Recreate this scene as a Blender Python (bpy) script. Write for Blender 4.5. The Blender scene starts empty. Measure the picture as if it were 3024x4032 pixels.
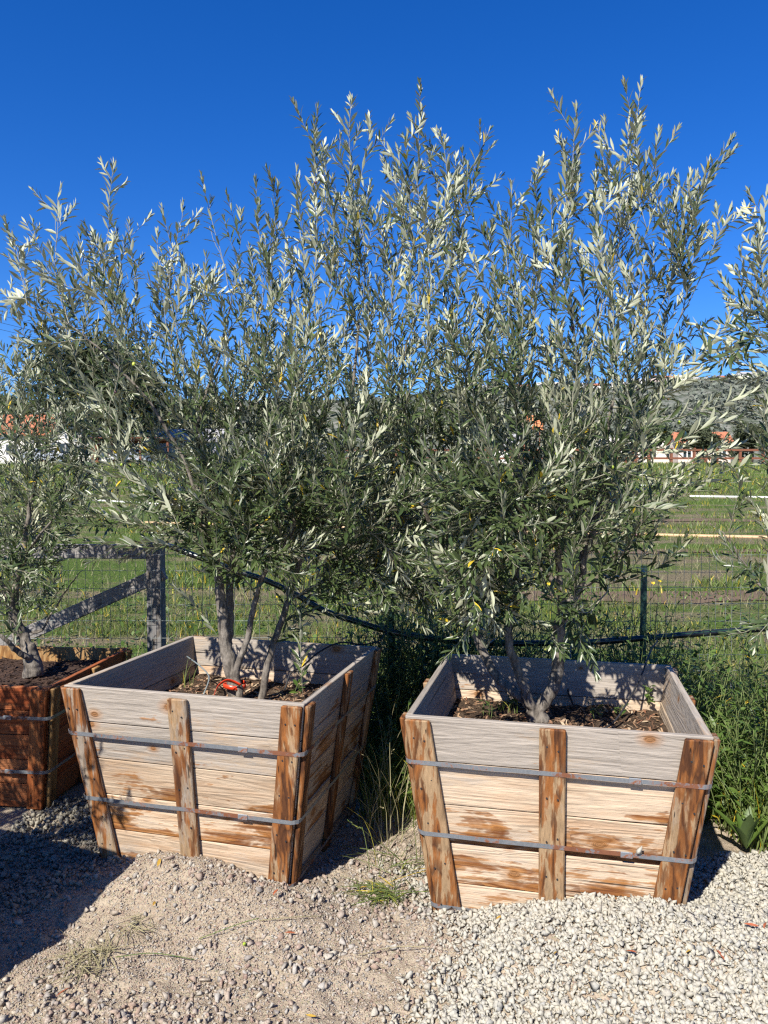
import bpy, bmesh, math, random
import numpy as np
from mathutils import Vector, Matrix
random.seed(7); rng = np.random.default_rng(7)
R = math.radians
scene = bpy.context.scene
COL = scene.collection

# ---------------------------------------------------------------- camera, sky, sun, exposure
CAM_Z, PITCH, FPX = 1.597, R(2.31), 3001.6          # f in pixels of the 3024 x 4032 photograph
cam_d = bpy.data.cameras.new('camera'); cam = bpy.data.objects.new('camera', cam_d); COL.objects.link(cam)
cam.location = (0, 0, CAM_Z); cam.rotation_euler = (R(90) - PITCH, 0, 0)
cam_d.sensor_fit = 'VERTICAL'; cam_d.sensor_height = 36.0; cam_d.lens = 36.0 * FPX / 4032
cam_d.clip_start = 0.05; cam_d.clip_end = 5000
scene.camera = cam
SUN_EL, SUN_AZ = R(43), R(28)                       # the sun stands behind the camera, 28 degrees to its left
sun_dir = Vector((-math.sin(SUN_AZ) * math.cos(SUN_EL), -math.cos(SUN_AZ) * math.cos(SUN_EL), math.sin(SUN_EL)))
sd = bpy.data.lights.new('sun', 'SUN'); sd.energy = 5.0; sd.angle = R(0.53); sd.color = (1.0, 0.95, 0.87)
so = bpy.data.objects.new('sun', sd); COL.objects.link(so); so.location = (-20, -40, 40)
so.rotation_euler = (-sun_dir).to_track_quat('-Z', 'Y').to_euler()
world = bpy.data.worlds.new('World'); scene.world = world; world.use_nodes = True
wn = world.node_tree.nodes; wn.clear()
sky = wn.new('ShaderNodeTexSky'); sky.sky_type = 'NISHITA'; sky.sun_disc = False
sky.sun_elevation = SUN_EL; sky.sun_rotation = math.atan2(sun_dir.x, sun_dir.y)
sky.altitude = 0; sky.air_density = 1.0; sky.dust_density = 0.0; sky.ozone_density = 10.0
bg = wn.new('ShaderNodeBackground'); bg.inputs[1].default_value = 0.084
hs = wn.new('ShaderNodeHueSaturation'); hs.inputs['Saturation'].default_value = 1.2; hs.inputs['Hue'].default_value = 0.513
wo = wn.new('ShaderNodeOutputWorld')
world.node_tree.links.new(sky.outputs[0], hs.inputs['Color']); world.node_tree.links.new(hs.outputs[0], bg.inputs[0]); world.node_tree.links.new(bg.outputs[0], wo.inputs[0])
scene.view_settings.view_transform = 'Standard'; scene.view_settings.look = 'None'
scene.view_settings.exposure = 0.95; scene.view_settings.gamma = 1.0
scene.render.engine = 'CYCLES'
scene.cycles.use_denoising = False; scene.cycles.sample_clamp_indirect = 4.0; scene.cycles.pixel_filter_type = 'BLACKMAN_HARRIS'; scene.cycles.filter_width = 1.3; scene.cycles.max_bounces = 6; scene.cycles.transparent_max_bounces = 6
scene.cycles.diffuse_bounces = 3; scene.cycles.glossy_bounces = 2

# ---------------------------------------------------------------- helpers
K = 3024 / 1659.0                                    # photo measured on a 1659 x 2212 view
def at(dx, dy, Y):
    "world point seen at (dx, dy) of the 1659 x 2212 view at distance Y"
    u = (dx * K - 1512) / FPX; v = (2016 - dy * K) / FPX
    c, s = math.cos(PITCH), math.sin(PITCH)
    d = Vector((u, c + v * s, -s + v * c)); t = Y / d.y
    return Vector((d.x * t, Y, CAM_Z + d.z * t))
def to_px(P):
    "numpy (n,3) -> photo pixel x, y in the 1659 view, depth"
    c, s = math.cos(PITCH), math.sin(PITCH)
    q = P - np.array([0, 0, CAM_Z]); d = q[:, 1] * c - q[:, 2] * s; up = q[:, 1] * s + q[:, 2] * c
    return (1512 + FPX * q[:, 0] / d) / K, (2016 - FPX * up / d) / K, d

def mesh_np(name, V, F, mat=None, smooth=False, mats=None, mi=None):
    me = bpy.data.meshes.new(name)
    V = np.asarray(V, np.float32).reshape(-1, 3)
    if isinstance(F, np.ndarray):
        k = F.shape[1]; n = len(F)
        me.vertices.add(len(V)); me.vertices.foreach_set('co', V.ravel())
        me.loops.add(n * k); me.loops.foreach_set('vertex_index', F.astype(np.int32).ravel())
        me.polygons.add(n); me.polygons.foreach_set('loop_start', np.arange(0, n * k, k, dtype=np.int32))
        me.polygons.foreach_set('loop_total', np.full(n, k, np.int32))
    else:
        me.from_pydata([tuple(map(float, v)) for v in V], [], F)
    if mats:
        for m in mats: me.materials.append(m)
        if mi is not None: me.polygons.foreach_set('material_index', np.asarray(mi, np.int32))
    elif mat: me.materials.append(mat)
    if smooth: me.polygons.foreach_set('use_smooth', np.ones(len(me.polygons), bool))
    me.update(calc_edges=True); me.validate()
    return me
def link(name, me, parent=None, mat=None, loc=None, rot=None):
    o = bpy.data.objects.new(name, me); COL.objects.link(o)
    if parent is not None: o.parent = parent
    if loc is not None: o.location = loc
    if rot is not None: o.rotation_euler = rot
    return o
def tag(o, label=None, cat=None, group=None, kind=None):
    if label: o['label'] = label
    if cat: o['category'] = cat
    if group: o['group'] = group
    if kind: o['kind'] = kind
    return o
def thing(name, loc, label, cat, group=None, rz=0):
    o = bpy.data.objects.new(name, None); COL.objects.link(o); o.location = loc; o.rotation_euler = (0, 0, rz)
    o.empty_display_size = 0.1
    return tag(o, label, cat, group)

class MB:
    "collects boxes, prisms and tubes into one mesh"
    def __init__(s): s.v = []; s.f = []; s.m = []
    def add(s, V, F, mi=0):
        n = len(s.v); s.v += [tuple(map(float, p)) for p in V]; s.f += [tuple(i + n for i in f) for f in F]; s.m += [mi] * len(F); return s
    def hexa(s, P, mi=0):      # 8 points: bottom 4 ccw, top 4 ccw
        return s.add(P, [(3, 2, 1, 0), (4, 5, 6, 7), (0, 1, 5, 4), (1, 2, 6, 5), (2, 3, 7, 6), (3, 0, 4, 7)], mi)
    def box(s, x0, x1, y0, y1, z0, z1, mi=0):
        return s.hexa([(x0, y0, z0), (x1, y0, z0), (x1, y1, z0), (x0, y1, z0), (x0, y0, z1), (x1, y0, z1), (x1, y1, z1), (x0, y1, z1)], mi)
    def tube(s, pts, rad, n=8, mi=0, cap=True):
        V, F = tube_np(pts, rad, n, cap); return s.add(V, F, mi)
    def mesh(s, name, mat=None, smooth=False, mats=None, bevel=0):
        me = mesh_np(name, s.v, s.f, mat, smooth, mats, s.m if mats else None)
        if bevel:
            bm = bmesh.new(); bm.from_mesh(me)
            bmesh.ops.bevel(bm, geom=bm.edges[:], offset=bevel, segments=1, affect='EDGES', clamp_overlap=True)
            bm.to_mesh(me); bm.free()
        return me
    def build(s, name, mat=None, parent=None, smooth=False, mats=None, loc=None, bevel=0):
        return link(name, s.mesh(name, mat, smooth, mats, bevel), parent, loc=loc)

def tube_np(pts, rad, n=8, cap=True):
    P = [Vector(p) for p in pts]; m = len(P)
    if not hasattr(rad, '__len__'): rad = [rad] * m
    T = [(P[min(i + 1, m - 1)] - P[max(i - 1, 0)]).normalized() for i in range(m)]
    ref = Vector((0, 0, 1)) if abs(T[0].z) < .9 else Vector((1, 0, 0))
    u = T[0].cross(ref).normalized(); V = []
    for i in range(m):
        u = (u - T[i] * u.dot(T[i]));
        if u.length < 1e-6: u = T[i].orthogonal()
        u.normalize(); w = T[i].cross(u)
        for k in range(n):
            a = 2 * math.pi * k / n
            V.append(P[i] + (u * math.cos(a) + w * math.sin(a)) * rad[i])
    F = [(i * n + k, i * n + (k + 1) % n, (i + 1) * n + (k + 1) % n, (i + 1) * n + k) for i in range(m - 1) for k in range(n)]
    if cap: F += [tuple(range(n - 1, -1, -1)), tuple((m - 1) * n + k for k in range(n))]
    return V, F
def spline(pts, per=6):
    P = [Vector(p) for p in pts]; P = [P[0] * 2 - P[1]] + P + [P[-1] * 2 - P[-2]]; out = []
    for i in range(1, len(P) - 2):
        for k in range(per):
            t = k / per; a, b, c, d = P[i - 1:i + 3]
            out.append(.5 * ((2 * b) + (c - a) * t + (2 * a - 5 * b + 4 * c - d) * t * t + (3 * b - a - 3 * c + d) * t ** 3))
    return out + [P[-2]]
def vnoise(x, y, seed=0):
    "smooth value noise, numpy"
    xi = np.floor(x).astype(int); yi = np.floor(y).astype(int); fx = x - xi; fy = y - yi
    fx = fx * fx * (3 - 2 * fx); fy = fy * fy * (3 - 2 * fy)
    def h(a, b):
        n = np.sin(a * 127.1 + b * 311.7 + seed * 74.7) * 43758.5453; return n - np.floor(n)
    return (h(xi, yi) * (1 - fx) + h(xi + 1, yi) * fx) * (1 - fy) + (h(xi, yi + 1) * (1 - fx) + h(xi + 1, yi + 1) * fx) * fy
def fbm(x, y, o=4, seed=0):
    s = 0; a = .5
    for i in range(o): s = s + a * (vnoise(x * 2 ** i, y * 2 ** i, seed + i) - .5); a *= .5
    return s

# ---------------------------------------------------------------- materials
class NT:
    def __init__(s, name):
        s.m = bpy.data.materials.new(name); s.m.use_nodes = True; s.t = s.m.node_tree; s.n = s.t.nodes; s.n.clear()
        s.out = s.n.new('ShaderNodeOutputMaterial')
    def L(s, a, b): s.t.links.new(a, b)
    def node(s, typ, **kw):
        n = s.n.new(typ)
        for k, v in kw.items(): setattr(n, k, v)
        return n
    def setin(s, n, key, v):
        if v is None: return
        if isinstance(v, bpy.types.NodeSocket): s.L(v, n.inputs[key])
        else:
            if isinstance(v, (tuple, list)) and len(v) == 3 and n.inputs[key].type == 'RGBA': v = (*v, 1)
            n.inputs[key].default_value = v
    def math(s, op, a, b=None, c=None, clamp=False):
        n = s.node('ShaderNodeMath', operation=op, use_clamp=clamp); s.setin(n, 0, a); s.setin(n, 1, b); s.setin(n, 2, c); return n.outputs[0]
    def vmath(s, op, a, b=None):
        n = s.node('ShaderNodeVectorMath', operation=op); s.setin(n, 0, a); s.setin(n, 1, b); return n.outputs[0]
    def noise(s, vec, scale=1, detail=3, rough=.55, dist=0, col=False):
        n = s.node('ShaderNodeTexNoise'); s.setin(n, 'Vector', vec); s.setin(n, 'Scale', scale); s.setin(n, 'Detail', detail); s.setin(n, 'Roughness', rough); s.setin(n, 'Distortion', dist)
        return n.outputs['Color' if col else 'Fac']
    def ramp(s, fac, stops, interp='LINEAR'):
        n = s.node('ShaderNodeValToRGB'); cr = n.color_ramp; cr.interpolation = interp
        while len(cr.elements) < len(stops): cr.elements.new(.5)
        for e, (p, c) in zip(cr.elements, stops):
            e.position = p; e.color = (*c, 1) if hasattr(c, '__len__') else (c, c, c, 1)
        s.setin(n, 0, fac); return n.outputs[0]
    def mix(s, fac, a, b, blend='MIX'):
        n = s.node('ShaderNodeMix', data_type='RGBA', blend_type=blend); s.setin(n, 0, fac); s.setin(n, 6, a); s.setin(n, 7, b); return n.outputs[2]
    def mapping(s, vec, scale=(1, 1, 1), loc=(0, 0, 0)):
        n = s.node('ShaderNodeMapping'); s.setin(n, 0, vec); n.inputs[1].default_value = loc; n.inputs[3].default_value = scale; return n.outputs[0]
    def bump(s, h, strength=.3, dist=.01):
        n = s.node('ShaderNodeBump'); s.setin(n, 'Height', h); n.inputs['Strength'].default_value = strength; n.inputs['Distance'].default_value = dist; return n.outputs[0]
    def bsdf(s, col, rough=.7, normal=None, spec=.3, metal=0, **kw):
        n = s.node('ShaderNodeBsdfPrincipled'); s.setin(n, 'Base Color', col); s.setin(n, 'Roughness', rough); s.setin(n, 'Normal', normal)
        s.setin(n, 'Specular IOR Level', spec); s.setin(n, 'Metallic', metal)
        for k, v in kw.items(): s.setin(n, k, v)
        return n.outputs[0]
    def done(s, sh): s.L(sh, s.out.inputs[0]); return s.m
    def coord(s, which='Object'): return s.node('ShaderNodeTexCoord').outputs[which]
    def island(s): return s.node('ShaderNodeNewGeometry').outputs['Random Per Island']
    def objrand(s): return s.node('ShaderNodeObjectInfo').outputs['Random']
    def objcol(s): return s.node('ShaderNodeObjectInfo').outputs['Color']

def plain(name, col, rough=.7, var=.15, scale=6, bump=0, spec=.3, metal=0):
    t = NT(name); c = t.coord(); n = t.noise(c, scale, 4)
    cc = t.mix(n, tuple(x * (1 - var) for x in col), tuple(min(1, x * (1 + var)) for x in col))
    nr = t.bump(t.noise(c, scale * 6, 3), bump, .01) if bump else None
    return t.done(t.bsdf(cc, rough, nr, spec, metal))

def wood(name, pale, grey, stain, dark, knots=True, grain_axis=0, rough=.75):
    """weathered timber: object colour carries r = greyness, g = stain amount, b = tone"""
    t = NT(name); c = t.coord(); oi = t.node('ShaderNodeObjectInfo')
    sep = t.node('ShaderNodeSeparateColor'); t.L(oi.outputs['Color'], sep.inputs[0])
    r = oi.outputs['Random']
    cmb = t.node('ShaderNodeCombineXYZ'); t.L(t.math('MULTIPLY', r, 31.7), cmb.inputs[0]); t.L(t.math('MULTIPLY', r, 13.3), cmb.inputs[1]); t.L(t.math('MULTIPLY', r, 57.1), cmb.inputs[2])
    v = t.vmath('ADD', c, cmb.outputs[0])
    sx = (1, 1, 1)
    def mp(along, across):
        s = [across, across, across]; s[grain_axis] = along; return t.mapping(v, tuple(s))
    if knots:
        vo = t.node('ShaderNodeTexVoronoi', voronoi_dimensions='2D', feature='F1'); vo.inputs['Scale'].default_value = 1; vo.inputs['Randomness'].default_value = 1
        sp = t.node('ShaderNodeSeparateXYZ'); t.L(v, sp.inputs[0])
        kc = t.node('ShaderNodeCombineXYZ')
        t.L(t.math('MULTIPLY', sp.outputs[grain_axis], 3.4 if grain_axis == 0 else 2.2), kc.inputs[0])
        t.L(t.math('MULTIPLY', sp.outputs[2 - grain_axis], 5.0), kc.inputs[1]); t.L(kc.outputs[0], vo.inputs['Vector'])
        sc_ = t.node('ShaderNodeSeparateColor'); t.L(vo.outputs['Color'], sc_.inputs[0])
        d = t.math('ADD', vo.outputs['Distance'], t.math('MULTIPLY', t.math('GREATER_THAN', sc_.outputs[0], .38), 1.0))
        d = t.math('DIVIDE', d, t.math('MULTIPLY_ADD', sc_.outputs[1], .9, .35))
        pull = t.math('SMOOTH_MIN', t.math('DIVIDE', .02, t.math('ADD', d, .06)), .25, .1)
        knot = t.ramp(d, [(.06, 1), (.085, .0)]); halo = t.ramp(d, [(.085, 1), (.2, 0)])
    else:
        pull = 0.0; knot = halo = None
    g = t.math('ADD', t.noise(mp(.7, 9), 1, 2, .5, .4), pull)
    rings = t.math('FRACT', t.math('MULTIPLY', g, 11))
    rings = t.ramp(rings, [(0, .1), (.6, 1), (.9, .6), (1, .1)])
    fine = t.noise(mp(4, 120), 1, 5, .7)
    streak = t.noise(mp(1.3, 48), 1, 4, .65)
    fib = t.noise(mp(9, 75), 1, 3, .7)
    blot = t.noise(mp(2.6, 6), 1, 3, .6, .35)
    jag = t.math('ADD', t.math('MULTIPLY', t.math('SUBTRACT', streak, .5), .5), t.math('MULTIPLY', t.math('SUBTRACT', fib, .5), .3))
    blot = t.noise(mp(3.4, 7.5), 1, 4, .62, .5) if knots else t.noise(mp(1.5, 24), 1, 3, .6, .3)
    sm0 = t.math('ADD', t.math('ADD', blot, jag), t.math('SUBTRACT', sep.outputs[1], .5))
    if grain_axis == 0 and knots:
        oz = t.node('ShaderNodeSeparateXYZ'); t.L(c, oz.inputs[0]); sm0 = t.math('MULTIPLY_ADD', oz.outputs[2], -1.3, sm0)
    sm = t.ramp(sm0, [(.545, 0), (.575, .7), (.66, 1)])
    sm2 = t.ramp(sm0, [(.70, 0), (.78, .8)])
    gm = t.math('ADD', t.math('ADD', t.noise(mp(1.6, 4), 1, 3), t.math('MULTIPLY', t.math('SUBTRACT', fib, .5), .7)), t.math('SUBTRACT', sep.outputs[0], .5))
    gm = t.ramp(gm, [(.4, 0), (.62, 1)])
    col = t.mix(rings, tuple(x * .80 for x in pale), pale)
    col = t.mix(t.math('MULTIPLY', t.ramp(t.noise(mp(2, 14), 1, 3, .6), [(.5, 0), (.7, 1)]), .4), col, stain)
    col = t.mix(gm, col, t.mix(streak, tuple(x * .86 for x in grey), tuple(x * 1.1 for x in grey)))
    col = t.mix(sm, col, t.mix(rings, dark, stain)); col = t.mix(sm2, col, dark)
    crack = t.ramp(t.noise(mp(.9, 60), 1, 2, .5), [(.25, 1), (.29, 0)])
    col = t.mix(t.math('MULTIPLY', crack, .85), col, (.02, .014, .01))
    if knot is not None:
        ringk = t.ramp(t.math('FRACT', t.math('MULTIPLY', d, 55)), [(0, .3), (.5, 1), (1, .3)])
        col = t.mix(t.math('MULTIPLY', halo, .5), col, stain); col = t.mix(t.math('MULTIPLY', knot, .8), col, t.mix(ringk, tuple(x * .6 for x in dark), stain))
    col = t.mix(1.0, col, t.ramp(fine, [(.28, .68), (.5, .97), (.72, 1.15)]), 'MULTIPLY'); col = t.mix(1.0, col, t.ramp(fib, [(.3, .84), (.6, 1.05)]), 'MULTIPLY')
    tone = t.math('MULTIPLY_ADD', sep.outputs[2], .7, .65); col = t.mix(1.0, col, tone, 'MULTIPLY')
    h = t.math('ADD', t.math('MULTIPLY', rings, .5), t.math('ADD', t.math('ADD', fine, fib), t.math('MULTIPLY', crack, -2.0)))
    return t.done(t.bsdf(col, rough, t.bump(h, .7, .004), .2))

M = {}
M['board'] = wood('weathered_board_wood', (.48, .37, .26), (.315, .275, .23), (.29, .13, .04), (.11, .036, .012))
M['stave'] = wood('weathered_stave_wood', (.30, .20, .11), (.235, .195, .155), (.22, .082, .022), (.045, .018, .009), knots=False, grain_axis=2)
M['redboard'] = wood('redwood_board', (0.3432, 0.09724, 0.02974), (0.2974, 0.1144, 0.04576), (0.2517, 0.05949, 0.01716), (0.1258, 0.02974, 0.009152))
M['redstave'] = wood('redwood_stave', (0.3432, 0.1144, 0.03661), (0.3203, 0.1373, 0.05148), (0.2517, 0.06864, 0.01945), (0.1258, 0.03432, 0.009152), knots=False, grain_axis=2)
M['tanstave'] = wood('fresh_tan_stave', (0.352, 0.2068, 0.0792), (0.3168, 0.2024, 0.0968), (0.264, 0.1276, 0.0396), (0.132, 0.0572, 0.0176), knots=False, grain_axis=2)
M['greypost'] = wood('grey_fence_timber', (0.2112, 0.1848, 0.1584), (0.1936, 0.1848, 0.176), (0.1408, 0.1144, 0.088), (0.0528, 0.044, 0.0352), grain_axis=2)
M['greyrail'] = wood('grey_rail_timber', (0.2376, 0.2112, 0.176), (0.22, 0.2068, 0.1936), (0.1496, 0.1232, 0.0968), (0.0528, 0.044, 0.0352), grain_axis=0)

def mk_strap():
    t = NT('strapping_steel'); c = t.coord(); n = t.noise(c, 5, 5, .65)
    n2 = t.noise(c, 90, 3)
    rust = t.ramp(t.math('ADD', n, t.math('MULTIPLY', t.math('SUBTRACT', n2, .5), .35)), [(.5, 0), (.58, 1)])
    steel = t.mix(n2, (.16, .175, .19), (.30, .32, .34)); rc = t.mix(n2, (.10, .035, .018), (.21, .085, .04))
    return t.done(t.bsdf(t.mix(rust, steel, rc), t.math('MULTIPLY_ADD', rust, .3, .5), t.bump(n2, .3, .001), .4, t.math('MULTIPLY_ADD', rust, -.5, .55)))
M['strap'] = mk_strap()

def mk_leaf(name, top, top2, under, trans, gloss=.38, spots=True, yellow=.985, tw=.22):
    t = NT(name); geo = t.node('ShaderNodeNewGeometry')
    r = t.math('FRACT', t.math('ADD', geo.outputs['Random Per Island'], t.math('MULTIPLY', t.objrand(), 7.31)))
    r2 = t.math('FRACT', t.math('MULTIPLY', r, 17.3))
    ct = t.mix(r, top, top2); cu = t.mix(r2, tuple(x * .72 for x in under), tuple(min(1, x * 1.15) for x in under))
    col = t.mix(geo.outputs['Backfacing'], ct, cu)
    if yellow < 1:
        y = t.math('GREATER_THAN', r, yellow); col = t.mix(y, col, t.mix(r2, (.55, .36, .02), (.30, .33, .05)))
    b = t.bsdf(col, t.math('MULTIPLY_ADD', geo.outputs['Backfacing'], .22, gloss), None, .45)
    tr = t.node('ShaderNodeBsdfTranslucent'); t.setin(tr, 0, t.mix(.5, col, trans))
    mx = t.node('ShaderNodeMixShader'); mx.inputs[0].default_value = tw; t.L(b, mx.inputs[1]); t.L(tr.outputs[0], mx.inputs[2])
    return t.done(mx.outputs[0])
M['leaf'] = mk_leaf('olive_leaf', (.030, .050, .016), (.074, .100, .034), (.40, .415, .285), (.13, .18, .03), gloss=.36, yellow=.993, tw=.1)
M['weedleaf'] = mk_leaf('weed_leaf', (.05, .098, .016), (.115, .175, .035), (.10, .145, .045), (.15, .26, .02), .45, yellow=.98, tw=.3)
M['grass'] = mk_leaf('grass_blade', (.07, .13, .016), (.17, .23, .045), (.12, .155, .04), (.2, .27, .04), .5, yellow=.9, tw=.3)
M['drygrass'] = mk_leaf('dry_grass', (.20, .19, .09), (.36, .30, .17), (.27, .24, .13), (.3, .26, .12), .6, yellow=2, tw=.2)
M['dryleaf'] = mk_leaf('fallen_leaf', (.42, .24, .03), (.45, .3, .05), (.36, .24, .09), (.4, .25, .05), .5, yellow=2, tw=.15)
M['rustleaf'] = mk_leaf('rust_leaf', (.28, .075, .03), (.36, .11, .05), (.26, .1, .05), (.3, .1, .04), .5, yellow=2, tw=.1)
M['bgleaf'] = mk_leaf('far_leaf', (.022, .036, .012), (.06, .07, .02), (.05, .06, .025), (.08, .09, .02), .6, yellow=2, tw=.15)
M['scrub'] = mk_leaf('hill_scrub_leaf', (.11, .13, .10), (.16, .17, .135), (.14, .155, .12), (.1, .12, .08), .7, yellow=2, tw=.15)  # pale grey-green: distance haze is mixed into the leaf colour
M['bgleaf2'] = mk_leaf('far_leaf_light', (.05, .075, .03), (.10, .11, .05), (.08, .1, .05), (.1, .12, .04), .6, yellow=2, tw=.15)

def mk_bark():
    t = NT('olive_bark'); c = t.coord(); n = t.noise(c, 22, 6, .7); n2 = t.noise(t.mapping(c, (60, 60, 14)), 1, 4, .6)
    col = t.ramp(n, [(.3, (.105, .088, .07)), (.55, (.20, .175, .145)), (.75, (.27, .245, .20))])
    col = t.mix(t.ramp(n2, [(.38, .8), (.55, 0)]), col, (.05, .042, .034))
    return t.done(t.bsdf(col, .8, t.bump(t.math('ADD', n, n2), .8, .006), .2))
M['bark'] = mk_bark()
M['twig'] = plain('olive_twig', (.235, .225, .165), .7, .25, 30)
M['darkbark'] = plain('far_bark', (.07, .055, .04), .9, .3, 4)
M['weedstem'] = plain('weed_stem', (.12, .15, .05), .6, .3, 20)

def mk_olive(name, a, b, c3):
    t = NT(name); c = t.coord(); r = t.objrand()
    z = t.node('ShaderNodeSeparateXYZ'); t.L(c, z.inputs[0])
    n = t.noise(t.vmath('ADD', c, t.vmath('MULTIPLY', t.node('ShaderNodeCombineXYZ').outputs[0], (1, 1, 1))), 160, 2)
    col = t.mix(r, a, b); col = t.mix(t.ramp(n, [(.58, 0), (.72, .7)]), col, c3)
    return t.done(t.bsdf(col, .28, None, .5))
M['olive_green'] = mk_olive('green_olive_skin', (.27, .36, .035), (.40, .46, .06), (.2, .27, .03))
M['olive_dark'] = mk_olive('ripe_olive_skin', (.035, .018, .022), (.075, .02, .03), (.02, .012, .015))
M['olive_turn'] = mk_olive('turning_olive_skin', (.26, .28, .05), (.2, .1, .06), (.12, .025, .03))

def mk_stone(name, cols, rough=.85, dirt=None):
    t = NT(name); c = t.coord(); r = t.island(); n = t.noise(c, 130, 4, .65)
    k = len(cols); col = t.ramp(r, [((i + .5) / k, cc) for i, cc in enumerate(cols)])
    col = t.mix(1, col, t.ramp(n, [(.25, .72), (.5, .98), (.75, 1.12)]), 'MULTIPLY')
    vein = t.ramp(t.noise(c, 55, 3, .6, 1.2), [(.47, 0), (.5, .35), (.53, 0)]); col = t.mix(vein, col, (.62, .56, .44))
    return t.done(t.bsdf(col, rough, t.bump(n, .45, .0025), .25))
M['cream_stone'] = mk_stone('cream_crushed_stone', [(0.301, 0.284, 0.237), (0.356, 0.336, 0.279), (0.33, 0.304, 0.243), (0.371, 0.352, 0.295), (0.266, 0.259, 0.23), (0.351, 0.317, 0.252), (0.365, 0.346, 0.288)])
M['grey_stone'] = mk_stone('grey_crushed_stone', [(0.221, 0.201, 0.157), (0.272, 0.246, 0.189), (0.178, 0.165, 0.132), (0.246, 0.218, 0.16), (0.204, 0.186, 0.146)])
M['pebble'] = mk_stone('dirt_pebbles', [(0.277, 0.231, 0.181), (0.227, 0.151, 0.118), (0.328, 0.294, 0.244), (0.185, 0.164, 0.151), (0.361, 0.328, 0.269), (0.26, 0.181, 0.134), (0.311, 0.286, 0.252)])

def mk_dirt():
    t = NT('tan_dirt'); c = t.coord()
    n1 = t.noise(c, 3, 5, .6); n2 = t.noise(c, 70, 5, .7); n3 = t.noise(c, 320, 3, .6)
    col = t.ramp(n1, [(.3, (.285, .23, .165)), (.55, (.37, .305, .222)), (.75, (.41, .345, .26))])
    col = t.mix(t.ramp(n2, [(.35, .65), (.55, 0)]), col, (.19, .14, .10))
    col = t.mix(t.ramp(n3, [(.5, 0), (.75, .6)]), col, (.38, .33, .265))
    vo = t.node('ShaderNodeTexVoronoi'); t.L(c, vo.inputs['Vector']); vo.inputs['Scale'].default_value = 170
    peb = t.ramp(vo.outputs['Distance'], [(.15, 1), (.45, 0)])
    col = t.mix(t.math('MULTIPLY', peb, .35), col, vo.outputs['Color'], 'SOFT_LIGHT')
    h = t.math('ADD', t.math('MULTIPLY', n2, 1.2), t.math('ADD', t.math('MULTIPLY', n3, .4), t.math('MULTIPLY', peb, .6)))
    return t.done(t.bsdf(col, .95, t.bump(h, .8, .008), .1))
M['dirt'] = mk_dirt()

def mk_soil():
    t = NT('potting_soil'); c = t.coord(); n = t.noise(c, 18, 5, .65); n2 = t.noise(c, 120, 4, .7)
    col = t.ramp(n, [(.3, (.05, .032, .02)), (.55, (.12, .082, .055)), (.75, (.2, .15, .105))])
    col = t.mix(t.ramp(n2, [(.4, .6), (.6, 0)]), col, (.03, .02, .014))
    return t.done(t.bsdf(col, .95, t.bump(t.math('ADD', n, n2), .9, .02), .1))
M['soil'] = mk_soil()
M['darksoil'] = plain('dark_compost', (.045, .026, .018), .95, .6, 25, .9)
def mk_mulch():
    t = NT('mulch_flakes'); r = t.island(); col = t.ramp(r, [(.1, (.09, .05, .03)), (.35, (.2, .12, .07)), (.6, (.3, .2, .12)), (.8, (.16, .07, .04)), (.95, (.38, .29, .19))])
    return t.done(t.bsdf(col, .9, None, .15))
M['mulch'] = mk_mulch()
M['cork'] = plain('dark_mulch_flake', (.05, .028, .018), .95, .5, 40)

def mk_field():
    t = NT('field_green'); c = t.coord()
    rows = t.noise(t.mapping(c, (.16, 1.3, 1)), 1, 4, .65)
    n = t.noise(c, .9, 5, .65); f = t.noise(c, 14, 5, .75)
    g = t.mix(f, (.05, .092, .014), (.15, .215, .045))
    dry = t.mix(f, (.16, .125, .08), (.30, .25, .15))
    m = t.ramp(t.math('ADD', t.math('MULTIPLY', rows, .6), t.math('MULTIPLY', n, .4)), [(.47, 0), (.56, .95)])
    col = t.mix(m, g, dry)
    return t.done(t.bsdf(col, .9, t.bump(f, 1, .12), .1))
M['field'] = mk_field()
M['rowsoil'] = plain('tilled_soil', (.115, .08, .05), .95, .35, 5, .8)
M['hill'] = None
def mk_hill():
    t = NT('hill_scrub'); c = t.coord(); n = t.noise(c, .035, 6, .7); n2 = t.noise(c, .2, 5, .7)
    col = t.ramp(n, [(.35, (.14, .15, .13)), (.5, (.20, .20, .17)), (.66, (.27, .25, .21))])  # ground tones lifted and greyed to paint in the haze of distance
    col = t.mix(t.ramp(n2, [(.45, .8), (.6, 0)]), col, (.045, .06, .035))
    return t.done(t.bsdf(col, .95, t.bump(n2, 1, 2), .1))
M['hill'] = mk_hill()
M['asphalt'] = plain('asphalt', (.07, .068, .065), .9, .2, 2)
M['stucco'] = plain('white_stucco', (.72, .69, .64), .9, .06, 2)
M['greywall'] = plain('grey_wall', (.34, .33, .33), .9, .1, 2)
M['pinkwall'] = plain('pale_pink_stucco', (.62, .50, .43), .9, .08, 1)
M['creamwall'] = plain('cream_stucco', (.60, .55, .47), .9, .08, 1)
M['tile'] = plain('red_roof_tile', (.36, .135, .07), .85, .3, 3)
M['orangetile'] = plain('orange_roof_tile', (.52, .19, .08), .8, .12, 3)
M['glass'] = plain('dark_window_glass', (.02, .025, .03), .08, .1, 2, 0, .6)
M['brownwood'] = plain('red_brown_timber', (.17, .065, .035), .8, .25, 8)
M['carwhite'] = plain('white_car_paint', (.74, .75, .78), .25, .02, 1, 0, .6)
M['carsilver'] = plain('silver_car_paint', (.42, .44, .48), .25, .03, 1, 0, .6)
M['rubber'] = plain('tyre_rubber', (.02, .02, .02), .85, .1, 5)
M['redlight'] = plain('red_tail_lens', (.35, .012, .012), .25, .1, 5, 0, .6)
M['chrome'] = plain('wheel_alloy', (.5, .5, .52), .35, .05, 5, 0, .5, .8)
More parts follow.
